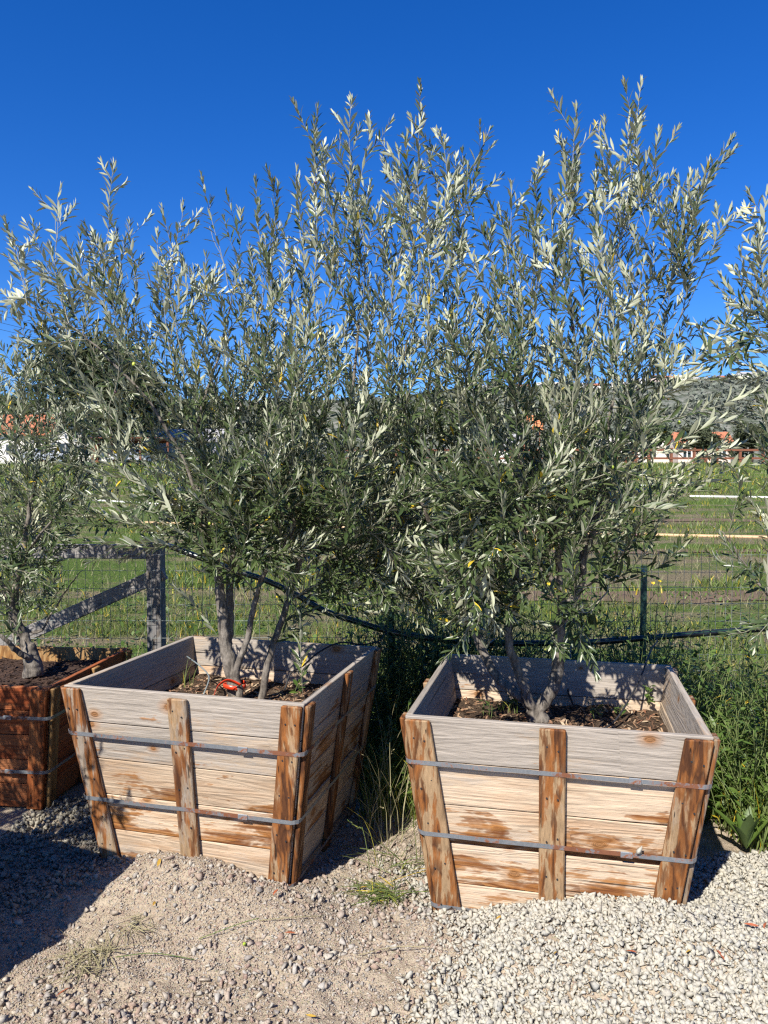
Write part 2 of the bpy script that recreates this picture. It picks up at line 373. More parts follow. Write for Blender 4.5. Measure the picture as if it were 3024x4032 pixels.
M['pvc'] = plain('white_pvc', (.72, .71, .66), .5, .05, 5)
M['tanpipe'] = plain('tan_irrigation_pipe', (.50, .34, .19), .6, .12, 5)
M['blackpipe'] = plain('black_poly_pipe', (.013, .014, .014), .27, .25, 12, .05, .6)
M['greenstripe'] = plain('green_pipe_stripe', (.02, .09, .055), .35, .1, 5, 0, .5)
M['wire'] = plain('galvanised_wire', (.22, .25, .24), .5, .2, 8, 0, .4, .4)
M['tpost'] = plain('green_painted_steel', (.016, .045, .034), .5, .3, 15, .1, .4)
M['cable'] = plain('black_cable', (.02, .02, .022), .6, .1, 1)
M['ribbon'] = plain('red_plastic_ribbon', (.62, .045, .012), .35, .08, 10, 0, .5)
M['yellow'] = plain('yellow_petal', (.7, .48, .02), .6, .1, 30)
M['white_petal'] = plain('white_petal', (.75, .75, .7), .6, .05, 30)
M['purple'] = plain('maroon_board', (.16, .03, .06), .7, .1, 3)

# ---------------------------------------------------------------- ground of the yard
BOXES = dict(  # corner FL x, y, rim z, yaw, size
    left=(-1.302, 3.065, .771, R(-14.87), 1.04), right=(.076, 2.719, .75, R(-13.19), 1.04))
def yard_h(x, y, fine=True):
    x = np.asarray(x, float); y = np.asarray(y, float)
    g = lambda cx, cy, sx, sy, a, rot=0: a * np.exp(-(((x - cx) * math.cos(rot) + (y - cy) * math.sin(rot)) / sx) ** 2 - ((-(x - cx) * math.sin(rot) + (y - cy) * math.cos(rot)) / sy) ** 2)
    h = -.035 + 0 * x
    h += g(-.80, 2.97, .36, .21, .135, R(-15)) + g(-.35, 2.70, .25, .2, .06)
    h += g(.86, 2.48, .55, .27, .175, R(-13)) + g(1.62, 2.85, .42, .4, .10) + g(1.15, 2.3, .6, .5, .03)
    h += g(-1.5, 3.3, .5, .5, .01) + g(.2, 2.5, .3, .2, .02)
    h += .034 * fbm(x * 3.3, y * 3.3, 3, 3)
    if fine: h += .042 * fbm(x * 14, y * 14, 4, 9) + .012 * fbm(x * 60, y * 60, 2, 19)
    return h
gx = np.arange(-1.75, 1.95, .0085); gy = np.arange(1.9, 3.6, .0085)
X, Y = np.meshgrid(gx, gy); Z = yard_h(X, Y)
def grid_mesh(name, X, Y, Z, mat, smooth=True):
    ny, nx = X.shape; idx = np.arange(nx * ny).reshape(ny, nx)
    F = np.stack([idx[:-1, :-1], idx[:-1, 1:], idx[1:, 1:], idx[1:, :-1]], -1).reshape(-1, 4)
    return mesh_np(name, np.stack([X, Y, Z], -1).reshape(-1, 3), F, mat, smooth)
yard = link('ground', grid_mesh('ground', X, Y, Z, M['dirt'])); tag(yard, 'tan dirt and gravel yard in front of the planter boxes', kind='structure')
# the yard goes on around the detailed patch
def patch(x0, x1, y0, y1, st=.06):
    xs = np.linspace(x0, x1, max(2, int((x1 - x0) / st))); ys = np.linspace(y0, y1, max(2, int((y1 - y0) / st)))
    a, b = np.meshgrid(xs, ys); return a, b, yard_h(a, b, False) - .006
for (x0, x1, y0, y1) in ((-14, -1.74, -9, 4.62), (1.94, 14, -9, 4.62), (-1.76, 1.96, -9, 1.91), (-1.76, 1.96, 3.585, 4.62)):
    a, b, z = patch(x0, x1, y0, y1, .12); o = link('ground', grid_mesh('ground', a, b, z, M['dirt'])); tag(o, kind='structure')

# field, rising gently to the far edge, then level ground
def field_h(x, y):
    y = np.asarray(y, float); x = np.asarray(x, float)
    h = np.interp(y, [4.5, 20, 58, 75, 160, 400], [-.06, .80, 2.9, 3.35, 5.0, 10])
    return h + .05 * fbm(x * .8, y * .8, 3, 5) * np.clip((y - 4.5) / 2, 0, 1)
ys = np.concatenate([np.linspace(4.6, 12, 60), np.linspace(12.3, 60, 90)])
a, b = np.meshgrid(np.linspace(-60, 60, 161), ys)
o = link('field', grid_mesh('field', a, b, field_h(a, b), M['field'])); tag(o, 'green field of low weeds and grass rising behind the fence', kind='structure')
a, b = np.meshgrid(np.linspace(-400, 400, 41), np.linspace(59.5, 420, 40))
o = link('far_ground', grid_mesh('far_ground', a, b, field_h(a, b) - .02, M['field'])); tag(o, kind='structure')
a, b = np.meshgrid(np.linspace(-120, 120, 31), np.linspace(60.5, 71, 4))
o = link('road', grid_mesh('road', a, b, field_h(a, b) + .06, M['asphalt'])); tag(o, 'road and parking strip beyond the field', kind='structure')
def soil_strip(x0, x1, y0, y1, seed):
    a, b = np.meshgrid(np.linspace(x0, x1, 60), np.linspace(0, 1, 8)); w = .5 * fbm(a * .9, b * 1.2 + seed, 4, seed)
    b2 = y0 + (y1 - y0) * b + w; o = link('soil_row', grid_mesh('soil_row', a, b2, field_h(a, b2) + .012 + .03 * fbm(a * 3, b2 * 3, 3, seed), M['rowsoil']))
    tag(o, kind='structure')
soil_strip(1.2, 9, 8.8, 9.5, 2); soil_strip(2.5, 8, 12.6, 13.0, 6); soil_strip(2, 16, 17.5, 18.0, 18)
# hills
def hill_h(x, y):
    base = np.interp(x, [-900, -300, -60, 60, 160, 260, 420, 900], [50, 50, 54, 61, 66, 74, 90, 80])
    prof = np.clip((y - 330) / 200, 0, 1); prof = prof * prof * (3 - 2 * prof)
    return 9 + (base - 9) * prof + 14 * fbm(x * .012, y * .012, 4, 11) * prof
a, b = np.meshgrid(np.linspace(-900, 900, 181), np.linspace(330, 640, 40))
o = link('hill', grid_mesh('hill', a, b, hill_h(a, b), M['hill'])); tag(o, 'scrubby hillside with scattered houses', kind='structure')

# ---------------------------------------------------------------- stones
def hull(seed, n=10, sq=(1, .78, .6)):
    r = np.random.default_rng(seed); P = r.normal(size=(n, 3)); P /= np.linalg.norm(P, axis=1)[:, None]; P *= np.array(sq) * r.uniform(.85, 1.1, (n, 1))
    bm = bmesh.new(); [bm.verts.new(p) for p in P]; bmesh.ops.convex_hull(bm, input=bm.verts[:])
    bm.verts.ensure_lookup_table(); loose = [v for v in bm.verts if not v.link_faces]; [bm.verts.remove(v) for v in loose]
    bmesh.ops.triangulate(bm, faces=bm.faces[:]); bm.verts.index_update()
    V = np.array([v.co[:] for v in bm.verts]); F = np.array([[v.index for v in f.verts] for f in bm.faces]); bm.free(); return V, F
HULLS = [hull(100 + i, 8 + i % 3, (1, .74 + .04 * (i % 4), .5 + .05 * (i % 4))) for i in range(16)]
SMALL = [hull(200 + i, 7) for i in range(8)]
def rand_rot(n):
    q = rng.normal(size=(n, 4)); q /= np.linalg.norm(q, axis=1)[:, None]; w, x, y, z = q.T
    return np.stack([np.stack([1 - 2 * (y * y + z * z), 2 * (x * y - z * w), 2 * (x * z + y * w)], -1), np.stack([2 * (x * y + z * w), 1 - 2 * (x * x + z * z), 2 * (y * z - x * w)], -1), np.stack([2 * (x * z - y * w), 2 * (y * z + x * w), 1 - 2 * (x * x + y * y)], -1)], 1)
def scatter(name, P, S, lib, mat, parent=None):
    P = np.asarray(P); n = len(P); which = rng.integers(0, len(lib), n); Rm = rand_rot(n); Vs, Fs, off = [], [], 0
    for k, (V, F) in enumerate(lib):
        ix = np.where(which == k)[0]
        if not len(ix): continue
        W = np.einsum('nij,vj->nvi', Rm[ix], V) * S[ix][:, None, None]; W += P[ix][:, None, :]
        Vs.append(W.reshape(-1, 3)); Fs.append((F[None] + (np.arange(len(ix)) * len(V))[:, None, None] + off).reshape(-1, 3)); off += len(ix) * len(V)
    o = link(name, mesh_np(name, np.concatenate(Vs), np.concatenate(Fs), mat), parent); return o
def in_box(x, y, pad=0.0):
    m = np.zeros(len(x), bool)
    for (bx, by, rz, yaw, s) in ALLBOX:
        c, sn = math.cos(yaw), math.sin(yaw); u = (x - bx) * c + (y - by) * sn; v = -(x - bx) * sn + (y - by) * c
        i = .11 - pad; m |= (u > i) & (u < s - i) & (v > i) & (v < s - i)
    return m
ALLBOX = [BOXES['left'], BOXES['right'], (-2.506, 3.733, .60, R(-5.9), .895)]
# signed mix: cream heap at the right, grey gravel at the left, dirt between
def cream_w(x, y):
    edge = np.interp(y, [1.8, 2.18, 2.6, 2.85, 3.2], [-.02, .06, .27, .18, .1]) + .07 * fbm(x * 5, y * 5, 3, 21)
    return np.clip((x - edge) / .3 + .5, 0, 1) ** 1.5
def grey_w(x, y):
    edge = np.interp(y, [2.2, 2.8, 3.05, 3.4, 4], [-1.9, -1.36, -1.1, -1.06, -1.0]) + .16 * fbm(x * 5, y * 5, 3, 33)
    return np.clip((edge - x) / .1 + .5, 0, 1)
def gap_w(x, y):          # pale stones lying in the gap between the boxes and along the front of the dirt heap
    e = np.exp(-((x - .0) / .22) ** 2 - ((y - 2.95) / .22) ** 2) + .55 * np.exp(-((x + .05) / .28) ** 2 - ((y - 2.55) / .07) ** 2)
    e += .95 * np.exp(-((x + .78) / .38) ** 2 - ((y - 2.25) / .13) ** 2) + .5 * np.exp(-((x + .35) / .25) ** 2 - ((y - 2.42) / .06) ** 2) + .45 * np.exp(-((x + .75) / .4) ** 2 - ((y - 2.9) / .07) ** 2)
    return np.clip(e, 0, 1)
n = 44000; x = rng.uniform(-.3, 1.95, n); y = rng.uniform(1.9, 3.16, n)
keep = (rng.random(n) < cream_w(x, y)) & ~in_box(x, y, .03); x, y = x[keep], y[keep]
S = np.clip(rng.lognormal(math.log(.0108), .34, len(x)), .0045, .02); z = yard_h(x, y) + rng.uniform(-.004, .013, len(x)) + S * .25
tag(scatter('cream_gravel', np.stack([x, y, z], -1), S, HULLS, M['cream_stone']), 'heap of cream crushed stone in front of the right planter box', 'gravel', kind='stuff')
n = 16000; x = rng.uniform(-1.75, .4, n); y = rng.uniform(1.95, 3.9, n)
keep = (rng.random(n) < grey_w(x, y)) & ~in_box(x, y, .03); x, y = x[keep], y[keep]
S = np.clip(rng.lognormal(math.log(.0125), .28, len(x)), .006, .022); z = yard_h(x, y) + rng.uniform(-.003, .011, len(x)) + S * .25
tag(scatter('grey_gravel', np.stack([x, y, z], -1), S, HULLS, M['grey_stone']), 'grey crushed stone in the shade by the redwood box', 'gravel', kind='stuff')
n = 52000; x = rng.uniform(-1.75, .55, n); y = rng.uniform(1.95, 3.75, n)
pr = .10 + .7 * gap_w(x, y) + .12 * (fbm(x * 4, y * 4, 3, 41) > .08); keep = (rng.random(n) < pr * (1 - cream_w(x, y)) * (1 - grey_w(x, y)) * .5) & ~in_box(x, y, .03); x, y = x[keep], y[keep]
S = np.clip(rng.lognormal(math.log(.0092), .45, len(x)), .003, .021); z = yard_h(x, y) + S * rng.uniform(0, .5, len(x))
tag(scatter('loose_stones', np.stack([x, y, z], -1), S, HULLS, M['pebble']), 'mixed loose stones strewn over the tan dirt', 'stones', kind='stuff')
n = 70000; x = rng.uniform(-1.75, .7, n); y = rng.uniform(1.95, 3.4, n)
pr = .35 + .65 * (fbm(x * 3, y * 3, 4, 51) > -.03); keep = (rng.random(n) < pr * (1 - .8 * cream_w(x, y))) & ~in_box(x, y, .03); x, y = x[keep], y[keep]
S = np.clip(rng.lognormal(math.log(.0034), .45, len(x)), .0015, .009); z = yard_h(x, y) + S * rng.uniform(0, .6, len(x))
tag(scatter('grit', np.stack([x, y, z], -1), S, SMALL, M['pebble']), 'fine grit scattered on the dirt', 'grit', kind='stuff')

# ---------------------------------------------------------------- planter boxes
def planter(label, corner, rim, yaw, s, h, taper, seams, mats, tops, strap_z, group=None, soil_z=.2, staves=(0, 1, 2, 3), stave_w=.082, centre_drop=0.0, tint=None, mulch=1400, soilmat='soil', mulchmat='mulch'):
    c, sn = math.cos(yaw), math.sin(yaw)
    root = thing('planter_box', (corner[0] + (c - sn) * s / 2, corner[1] + (sn + c) * s / 2, rim - h), label, 'planter box', group, yaw)
    A = s / 2; B = A - taper; w = lambda z: B + (A - B) * z / h; t = .024; ts = .021
    rr = random.Random(label)
    for k in range(4):
        th = R(90 * k); rot = Matrix.Rotation(th, 4, 'Z'); ztop = h
        for bi, bh in enumerate(seams):
            z1 = ztop; z0 = max(ztop - bh, 0.0); ztop = z0
            g0 = 0.0 if bi == len(seams) - 1 else .0018
            z0 += g0; z1 -= .0018 if bi else 0
            if bi == 0: z1 += rr.uniform(-.004, .004)
            zm = (z0 + z1) / 2; off = rr.uniform(-.0022, .0022); P = []
            e = t if k % 2 else 0
            if k % 2 == 0: pass
            for z in (z0, z1):
                yo, yi, hw = -(w(z) + off), -(w(z) - t + off), w(z) - e * 1.02
                P += [(-hw, yo + w(zm), z - zm), (hw, yo + w(zm), z - zm), (hw, yi + w(zm), z - zm), (-hw, yi + w(zm), z - zm)]
            o = MB().hexa(P).build('board', mats[0] if not (tint and k in tint) else tint[k], root, bevel=.0022)
            o.location = rot @ Vector((0, -w(zm), zm)); o.rotation_euler = (0, 0, th)
            gr, st = tops[min(bi, len(tops) - 1)]
            o.color = (gr + rr.uniform(-.08, .08), st + rr.uniform(-.07, .07), rr.uniform(.3, .7), 1)
        for j, xs in enumerate((-1, 0, 1)):
            z0, z1 = 0.0, h - .004 - (centre_drop if xs == 0 and k == 0 else rr.uniform(0, .006)); P = []
            hw = stave_w / 2 if k % 2 == 0 else stave_w * .42
            lean = lambda z: xs * (w(z) - hw - (.001 if k % 2 == 0 else .002)) * (1 if xs else 0) + (0 if xs else rr.uniform(-.0, .0))
            zm = h / 2
            for z in (z0, z1):
                yo = -(w(z) + ts + .0025); yi = -(w(z) + .0025); x0 = lean(z)
                P += [(x0 - hw, yo + w(zm), z - zm), (x0 + hw, yo + w(zm), z - zm), (x0 + hw, yi + w(zm), z - zm), (x0 - hw, yi + w(zm), z - zm)]
            o = MB().hexa(P).build('stave', mats[1] if k != 1 else mats[2], root, bevel=.004)
            o.location = rot @ Vector((0, -w(zm), zm)); o.rotation_euler = (0, 0, th)
            o.color = (.42 + rr.uniform(-.1, .1), .58 + rr.uniform(-.08, .08), rr.uniform(.35, .75), 1)
    for sz in strap_z:
        wz = w(sz) + ts + .0028; hh = .0082; th_ = .0016; ring = []; m = (A - B) / h
        q = w(sz) - .004
        for k in range(4):
            rot = Matrix.Rotation(R(90 * k), 3, 'Z')
            for xx in np.linspace(-1, 1, 9):
                ring.append(rot @ Vector((q * xx, -wz, 0)))
            ring.append(rot @ Vector((q + .012, -wz + .004, 0)))
            ring.append(rot @ Vector((wz - .004, -q - .012, 0)))
        n = len(ring); V = []; F = []
        for p in ring:
            d = p.normalized(); 
            sag = rr.uniform(-.0012, .0012)
            for (dz, dr) in ((-hh, 0), (hh, 0), (hh, th_), (-hh, th_)):
                V.append(p + d * (dr + dz * m) + Vector((0, 0, sz + dz + sag)))
        for i in range(n):
            j = (i + 1) % n
            for q_ in range(4): F.append((i * 4 + q_, j * 4 + q_, j * 4 + (q_ + 1) % 4, i * 4 + (q_ + 1) % 4))
        link('strap', mesh_np('strap', V, F, M['strap']), root)
    nail = MB().tube([(0, 0, 0), (0, -.0025, 0)], .0034, 7).mesh('nail', M['cable']); zt = h
    for bh in seams:
        zc = zt - bh / 2; zt -= bh
        if zc < .06: continue
        for xs in (-1, 0, 1):
            for q in (-.018, .02):
                o = link('nail', nail, root); o.location = (xs * (w(zc) - .041) + q, -(w(zc) + ts + .0026), zc + rr.uniform(-.02, .02))
    for sz in strap_z:
        o = MB().box(-.02, .02, -.0045, 0, -.0105, .0105).build('seal', M['strap'], root, bevel=.001); o.location = (w(sz) * .55, -(w(sz) + ts + .0032), sz)
    # soil and mulch
    zs = h - soil_z; W = w(zs) - t - .001; u = np.linspace(-W, W, 70); a, b = np.meshgrid(u, u)
    hz = lambda a, b: zs + .05 * fbm(a * 4, b * 4, 3, int(abs(corner[0]) * 100)) + .03 * fbm(a * 22, b * 22, 3, 5) + .015 * np.exp(-(a * a + b * b) / .05)
    link('soil', grid_mesh('soil', a, b, hz(a, b), M[soilmat]), root)
    n = mulch; a = rng.uniform(-W * .98, W * .98, n); b = rng.uniform(-W * .98, W * .98, n); z = hz(a, b)
    L = rng.uniform(.006, .024, n); wd = rng.uniform(.0025, .006, n); an = rng.uniform(0, 6.28, n); ti = rng.uniform(-.5, .5, n)
    d = np.stack([np.cos(an) * np.cos(ti), np.sin(an) * np.cos(ti), np.sin(ti)], -1); sd_ = np.stack([-np.sin(an), np.cos(an), rng.uniform(-.6, .6, n)], -1)
    p = np.stack([a, b, z + .004], -1); V = np.stack([p - d * L[:, None] - sd_ * wd[:, None], p - d * L[:, None] * .8 + sd_ * wd[:, None], p + d * L[:, None] + sd_ * wd[:, None] * .7, p + d * L[:, None] * .9 - sd_ * wd[:, None] * .6], 1).reshape(-1, 3)
    F = np.arange(n * 4).reshape(-1, 4)
    tag(link('mulch', mesh_np('mulch', V, F, M[mulchmat]), root), kind='stuff')
    root['soil_world_z'] = rim - soil_z
    return root
S5 = (.155, .16, .15, .16, .15, .05)
grp = 'timber planter boxes with olive trees'
planter('weathered grey-tan timber box with three brown staves, its right side facing the gap', BOXES['left'][:2], .771, BOXES['left'][3], 1.04, .81, .113, (.15, .155, .155, .155, .15, .1), (M['board'], M['stave'], M['stave']),
        [(.58, .34), (.44, .40), (.32, .49), (.34, .46), (.42, .38), (.4, .4)], (.615, .335, .06), grp, centre_drop=.012)
planter('weathered timber box with heavy brown stains, behind the cream gravel heap', BOXES['right'][:2], .75, BOXES['right'][3], 1.04, .79, .11, (.165, .165, .15, .16, .15), (M['board'], M['stave'], M['stave']),
        [(.66, .33), (.38, .46), (.32, .49), (.28, .55), (.3, .53)], (.625, .35, .06), grp, soil_z=.21, stave_w=.09)
planter('newer red-brown timber box with dark compost at the left edge', (-2.506, 3.733), .60, R(-5.9), .895, .63, .085, (.12, .125, .13, .13, .125), (M['redboard'], M['redstave'], M['tanstave']),
        [(.5, .5)], (.48, .2), grp, soil_z=.085, tint={2: M['tanstave'], 3: M['redboard']}, soilmat='darksoil', mulchmat='cork')
planter('weathered timber box outside the picture on the right', (1.78, 2.75), .75, R(-10), 1.04, .80, .11, (.165, .165, .15, .16, .15), (M['board'], M['stave'], M['stave']), [(.6, .4)], (.625, .35), grp, mulch=200)
planter('weathered timber box outside the picture, nearest the camera on the left', (-2.72, 1.87), .75, R(-24), 1.04, .80, .11, (.165, .165, .15, .16, .15), (M['board'], M['stave'], M['stave']), [(.6, .4)], (.625, .35), grp, mulch=200)

# ---------------------------------------------------------------- leaves and shoots
def leaf_template(fold, curl, twist):
    st = [(0, 0), (.22, .62), (.5, 1), (.78, .7), (1, 0)]; V = []; F = []
    for (x, wv) in st:
        z = -curl * (x * x) + curl * x * .6; V += ([(x, 0, z)] if wv == 0 else [(x, -wv / 2, z + fold * wv), (x, 0, z), (x, wv / 2, z + fold * wv + twist * x * wv)])
    # 0 ; 1 2 3 ; 4 5 6 ; 7 8 9 ; 10
    F = [(0, 1, 2), (0, 2, 3)]
    for a in (1, 4): F += [(a, a + 3, a + 4), (a, a + 4, a + 1), (a + 1, a + 4, a + 5), (a + 1, a + 5, a + 2)]
    F += [(7, 10, 8), (8, 10, 9)]
    # upper face looks along +z: wind counter-clockwise seen from +z
    F = [(f[0], f[2], f[1]) for f in F]
    return np.array(V, float), np.array(F)
LEAFS = [leaf_template(f, c, tw) for f, c, tw in ((.03, .10, .0), (.05, .22, .02), (.02, -.08, -.02), (.06, .05, .03), (.04, .3, -.03), (.03, .02, .0))]
def check_up():
    V, F = LEAFS[5]; f = F[3]; nrm = np.cross(V[f[1]] - V[f[0]], V[f[2]] - V[f[0]])
    return nrm[2] > 0
if not check_up(): LEAFS = [(V, F[:, ::-1]) for V, F in LEAFS]

class Leaves:
    def __init__(s): s.p = []; s.d = []; s.n = []; s.L = []; s.W = []
    def add(s, p, d, n, L, W): s.p.append(p[:]); s.d.append(d[:]); s.n.append(n[:]); s.L.append(L); s.W.append(W)
    def arrays(s):
        p = np.array(s.p); d = np.array(s.d); n = np.array(s.n); sd = np.cross(n, d); sd /= np.linalg.norm(sd, axis=1)[:, None] + 1e-9; n = np.cross(d, sd)
        return p, d, sd, n, np.array(s.L), np.array(s.W)
def leaf_mesh(name, arr, ix, mat, origin=(0, 0, 0)):
    p, d, sd, n, L, W = arr; var = (np.arange(len(p)) * 7919) % len(LEAFS); Vs, Fs, off = [], [], 0
    for k, (V, F) in enumerate(LEAFS):
        j = ix[var[ix] == k]
        if not len(j): continue
        X = p[j][:, None] - np.array(origin) + d[j][:, None] * (L[j][:, None] * V[:, 0])[..., None] + sd[j][:, None] * (W[j][:, None] * V[:, 1])[..., None] + n[j][:, None] * (L[j][:, None] * V[:, 2])[..., None]
        Vs.append(X.reshape(-1, 3)); Fs.append((F[None] + (np.arange(len(j)) * len(V))[:, None, None] + off).reshape(-1, 3)); off += len(j) * len(V)
    return mesh_np(name, np.concatenate(Vs), np.concatenate(Fs), mat, True)
LEAF_ME = [mesh_np('olive_leaf', V, F, M['leaf'], True) for V, F in LEAFS]
def olive_mesh(mat):
    mb = MB(); prof = [(-.0075, 0.0003), (-.0066, .0030), (-.004, .0052), (0, .0062), (.004, .0052), (.0066, .003), (.0075, .001), (.010, .0007), (.018, .0006)]
    mb.tube([(0, 0, z) for z, r in prof], [r for z, r in prof], 9); me = mb.mesh('olive', smooth=True, mats=[mat, M['twig']])
    mi = [1 if f.center.z > .0078 else 0 for f in me.polygons]; me.polygons.foreach_set('material_index', mi); return me
OLIVES = [olive_mesh(M['olive_green']), olive_mesh(M['olive_turn']), olive_mesh(M['olive_dark'])]

def rand_unit(r):
    return Vector((r.gauss(0, 1), r.gauss(0, 1), r.gauss(0, 1))).normalized()
def leafy(path, LV, r, l_leaf, gap=.0165, size=1.0, drop=.12, nodes_out=None):
    "opposite leaves along the last l_leaf metres of a path (list of Vector)"
    seg = [(path[i + 1] - path[i]).length for i in range(len(path) - 1)]; tot = sum(seg); s = tot; az = r.random() * 6.28; k = 0
    l_leaf = min(l_leaf, tot * .93)
    def pos(s):
        a = 0
        for i, L in enumerate(seg):
            if a + L >= s or i == len(seg) - 1: return path[i].lerp(path[i + 1], max(0, min(1, (s - a) / max(L, 1e-6)))), (path[i + 1] - path[i]).normalized()
            a += L
    while s > tot - l_leaf:
        p, ax = pos(s); f = (tot - s) / l_leaf
        u = ax.orthogonal().normalized(); w = ax.cross(u)
        Ll = size * (.042 + .026 * min(1, (tot - s) / .12)) * r.uniform(.78, 1.18)
        ang = R(22 + 24 * min(1, (tot - s) / .1)) * r.uniform(.65, 1.35)
        for sg in (0, math.pi):
            if r.random() < drop + .35 * f * f: continue
            a = az + sg + r.uniform(-.35, .35); rad = u * math.cos(a) + w * math.sin(a)
            d = (ax * math.cos(ang) + rad * math.sin(ang) + Vector((0, 0, r.uniform(-.16, .08)))).normalized()
            nn = (ax * math.sin(ang) - rad * math.cos(ang) + rand_unit(r) * .34 + Vector((0, 0, .06 + 1.3 * max(0, .75 - ax.z)))); nn = (nn - d * nn.dot(d)).normalized()
            ns_ = nn.dot(sun_dir); nn = nn + sun_dir * (.2 if ns_ > .12 else -.55); nn = (nn - d * nn.dot(d)).normalized()   # blades turn towards or away from the light
            LV.add(p, d, nn, Ll, Ll * r.uniform(.175, .235))
        if nodes_out is not None: nodes_out.append((p.copy(), f))
        az += math.pi / 2 + r.uniform(-.3, .3); k += 1; s -= gap * r.uniform(.8, 1.25) * (.75 + .5 * min(1, k / 5)) * (size ** .5)
    if k:   # closing pair at the tip
        ax = (path[-1] - path[-2]).normalized(); u = ax.orthogonal().normalized()
        for sg in (1, -1):
            d = (ax + u * .18 * sg).normalized(); LV.add(path[-1], d, (u * -sg + rand_unit(r) * .2).normalized(), .040 * size * r.uniform(.8, 1.2), .0085 * size)

def poly_in(P, x, y):
    c = False; j = len(P) - 1
    for i in range(len(P)):
        if (P[i][1] > y) != (P[j][1] > y) and x < (P[j][0] - P[i][0]) * (y - P[i][1]) / (P[j][1] - P[i][1]) + P[i][0]: c = not c
        j = i
    return c
def sample_poly(P, spacing, r, tries=9000, keep=None):
    xs = [p[0] for p in P]; ys = [p[1] for p in P]; cell = {}; out = []
    for _ in range(tries):
        x = r.uniform(min(xs), max(xs)); y = r.uniform(min(ys), max(ys))
        if not poly_in(P, x, y) or (keep and r.random() > keep(x, y)): continue
        ci, cj = int(x // spacing), int(y // spacing)
        if any((x - a) ** 2 + (y - b) ** 2 < spacing ** 2 for i in (-1, 0, 1) for j in (-1, 0, 1) for a, b in cell.get((ci + i, cj + j), ())): continue
        cell.setdefault((ci, cj), []).append((x, y)); out.append((x, y))
    return out

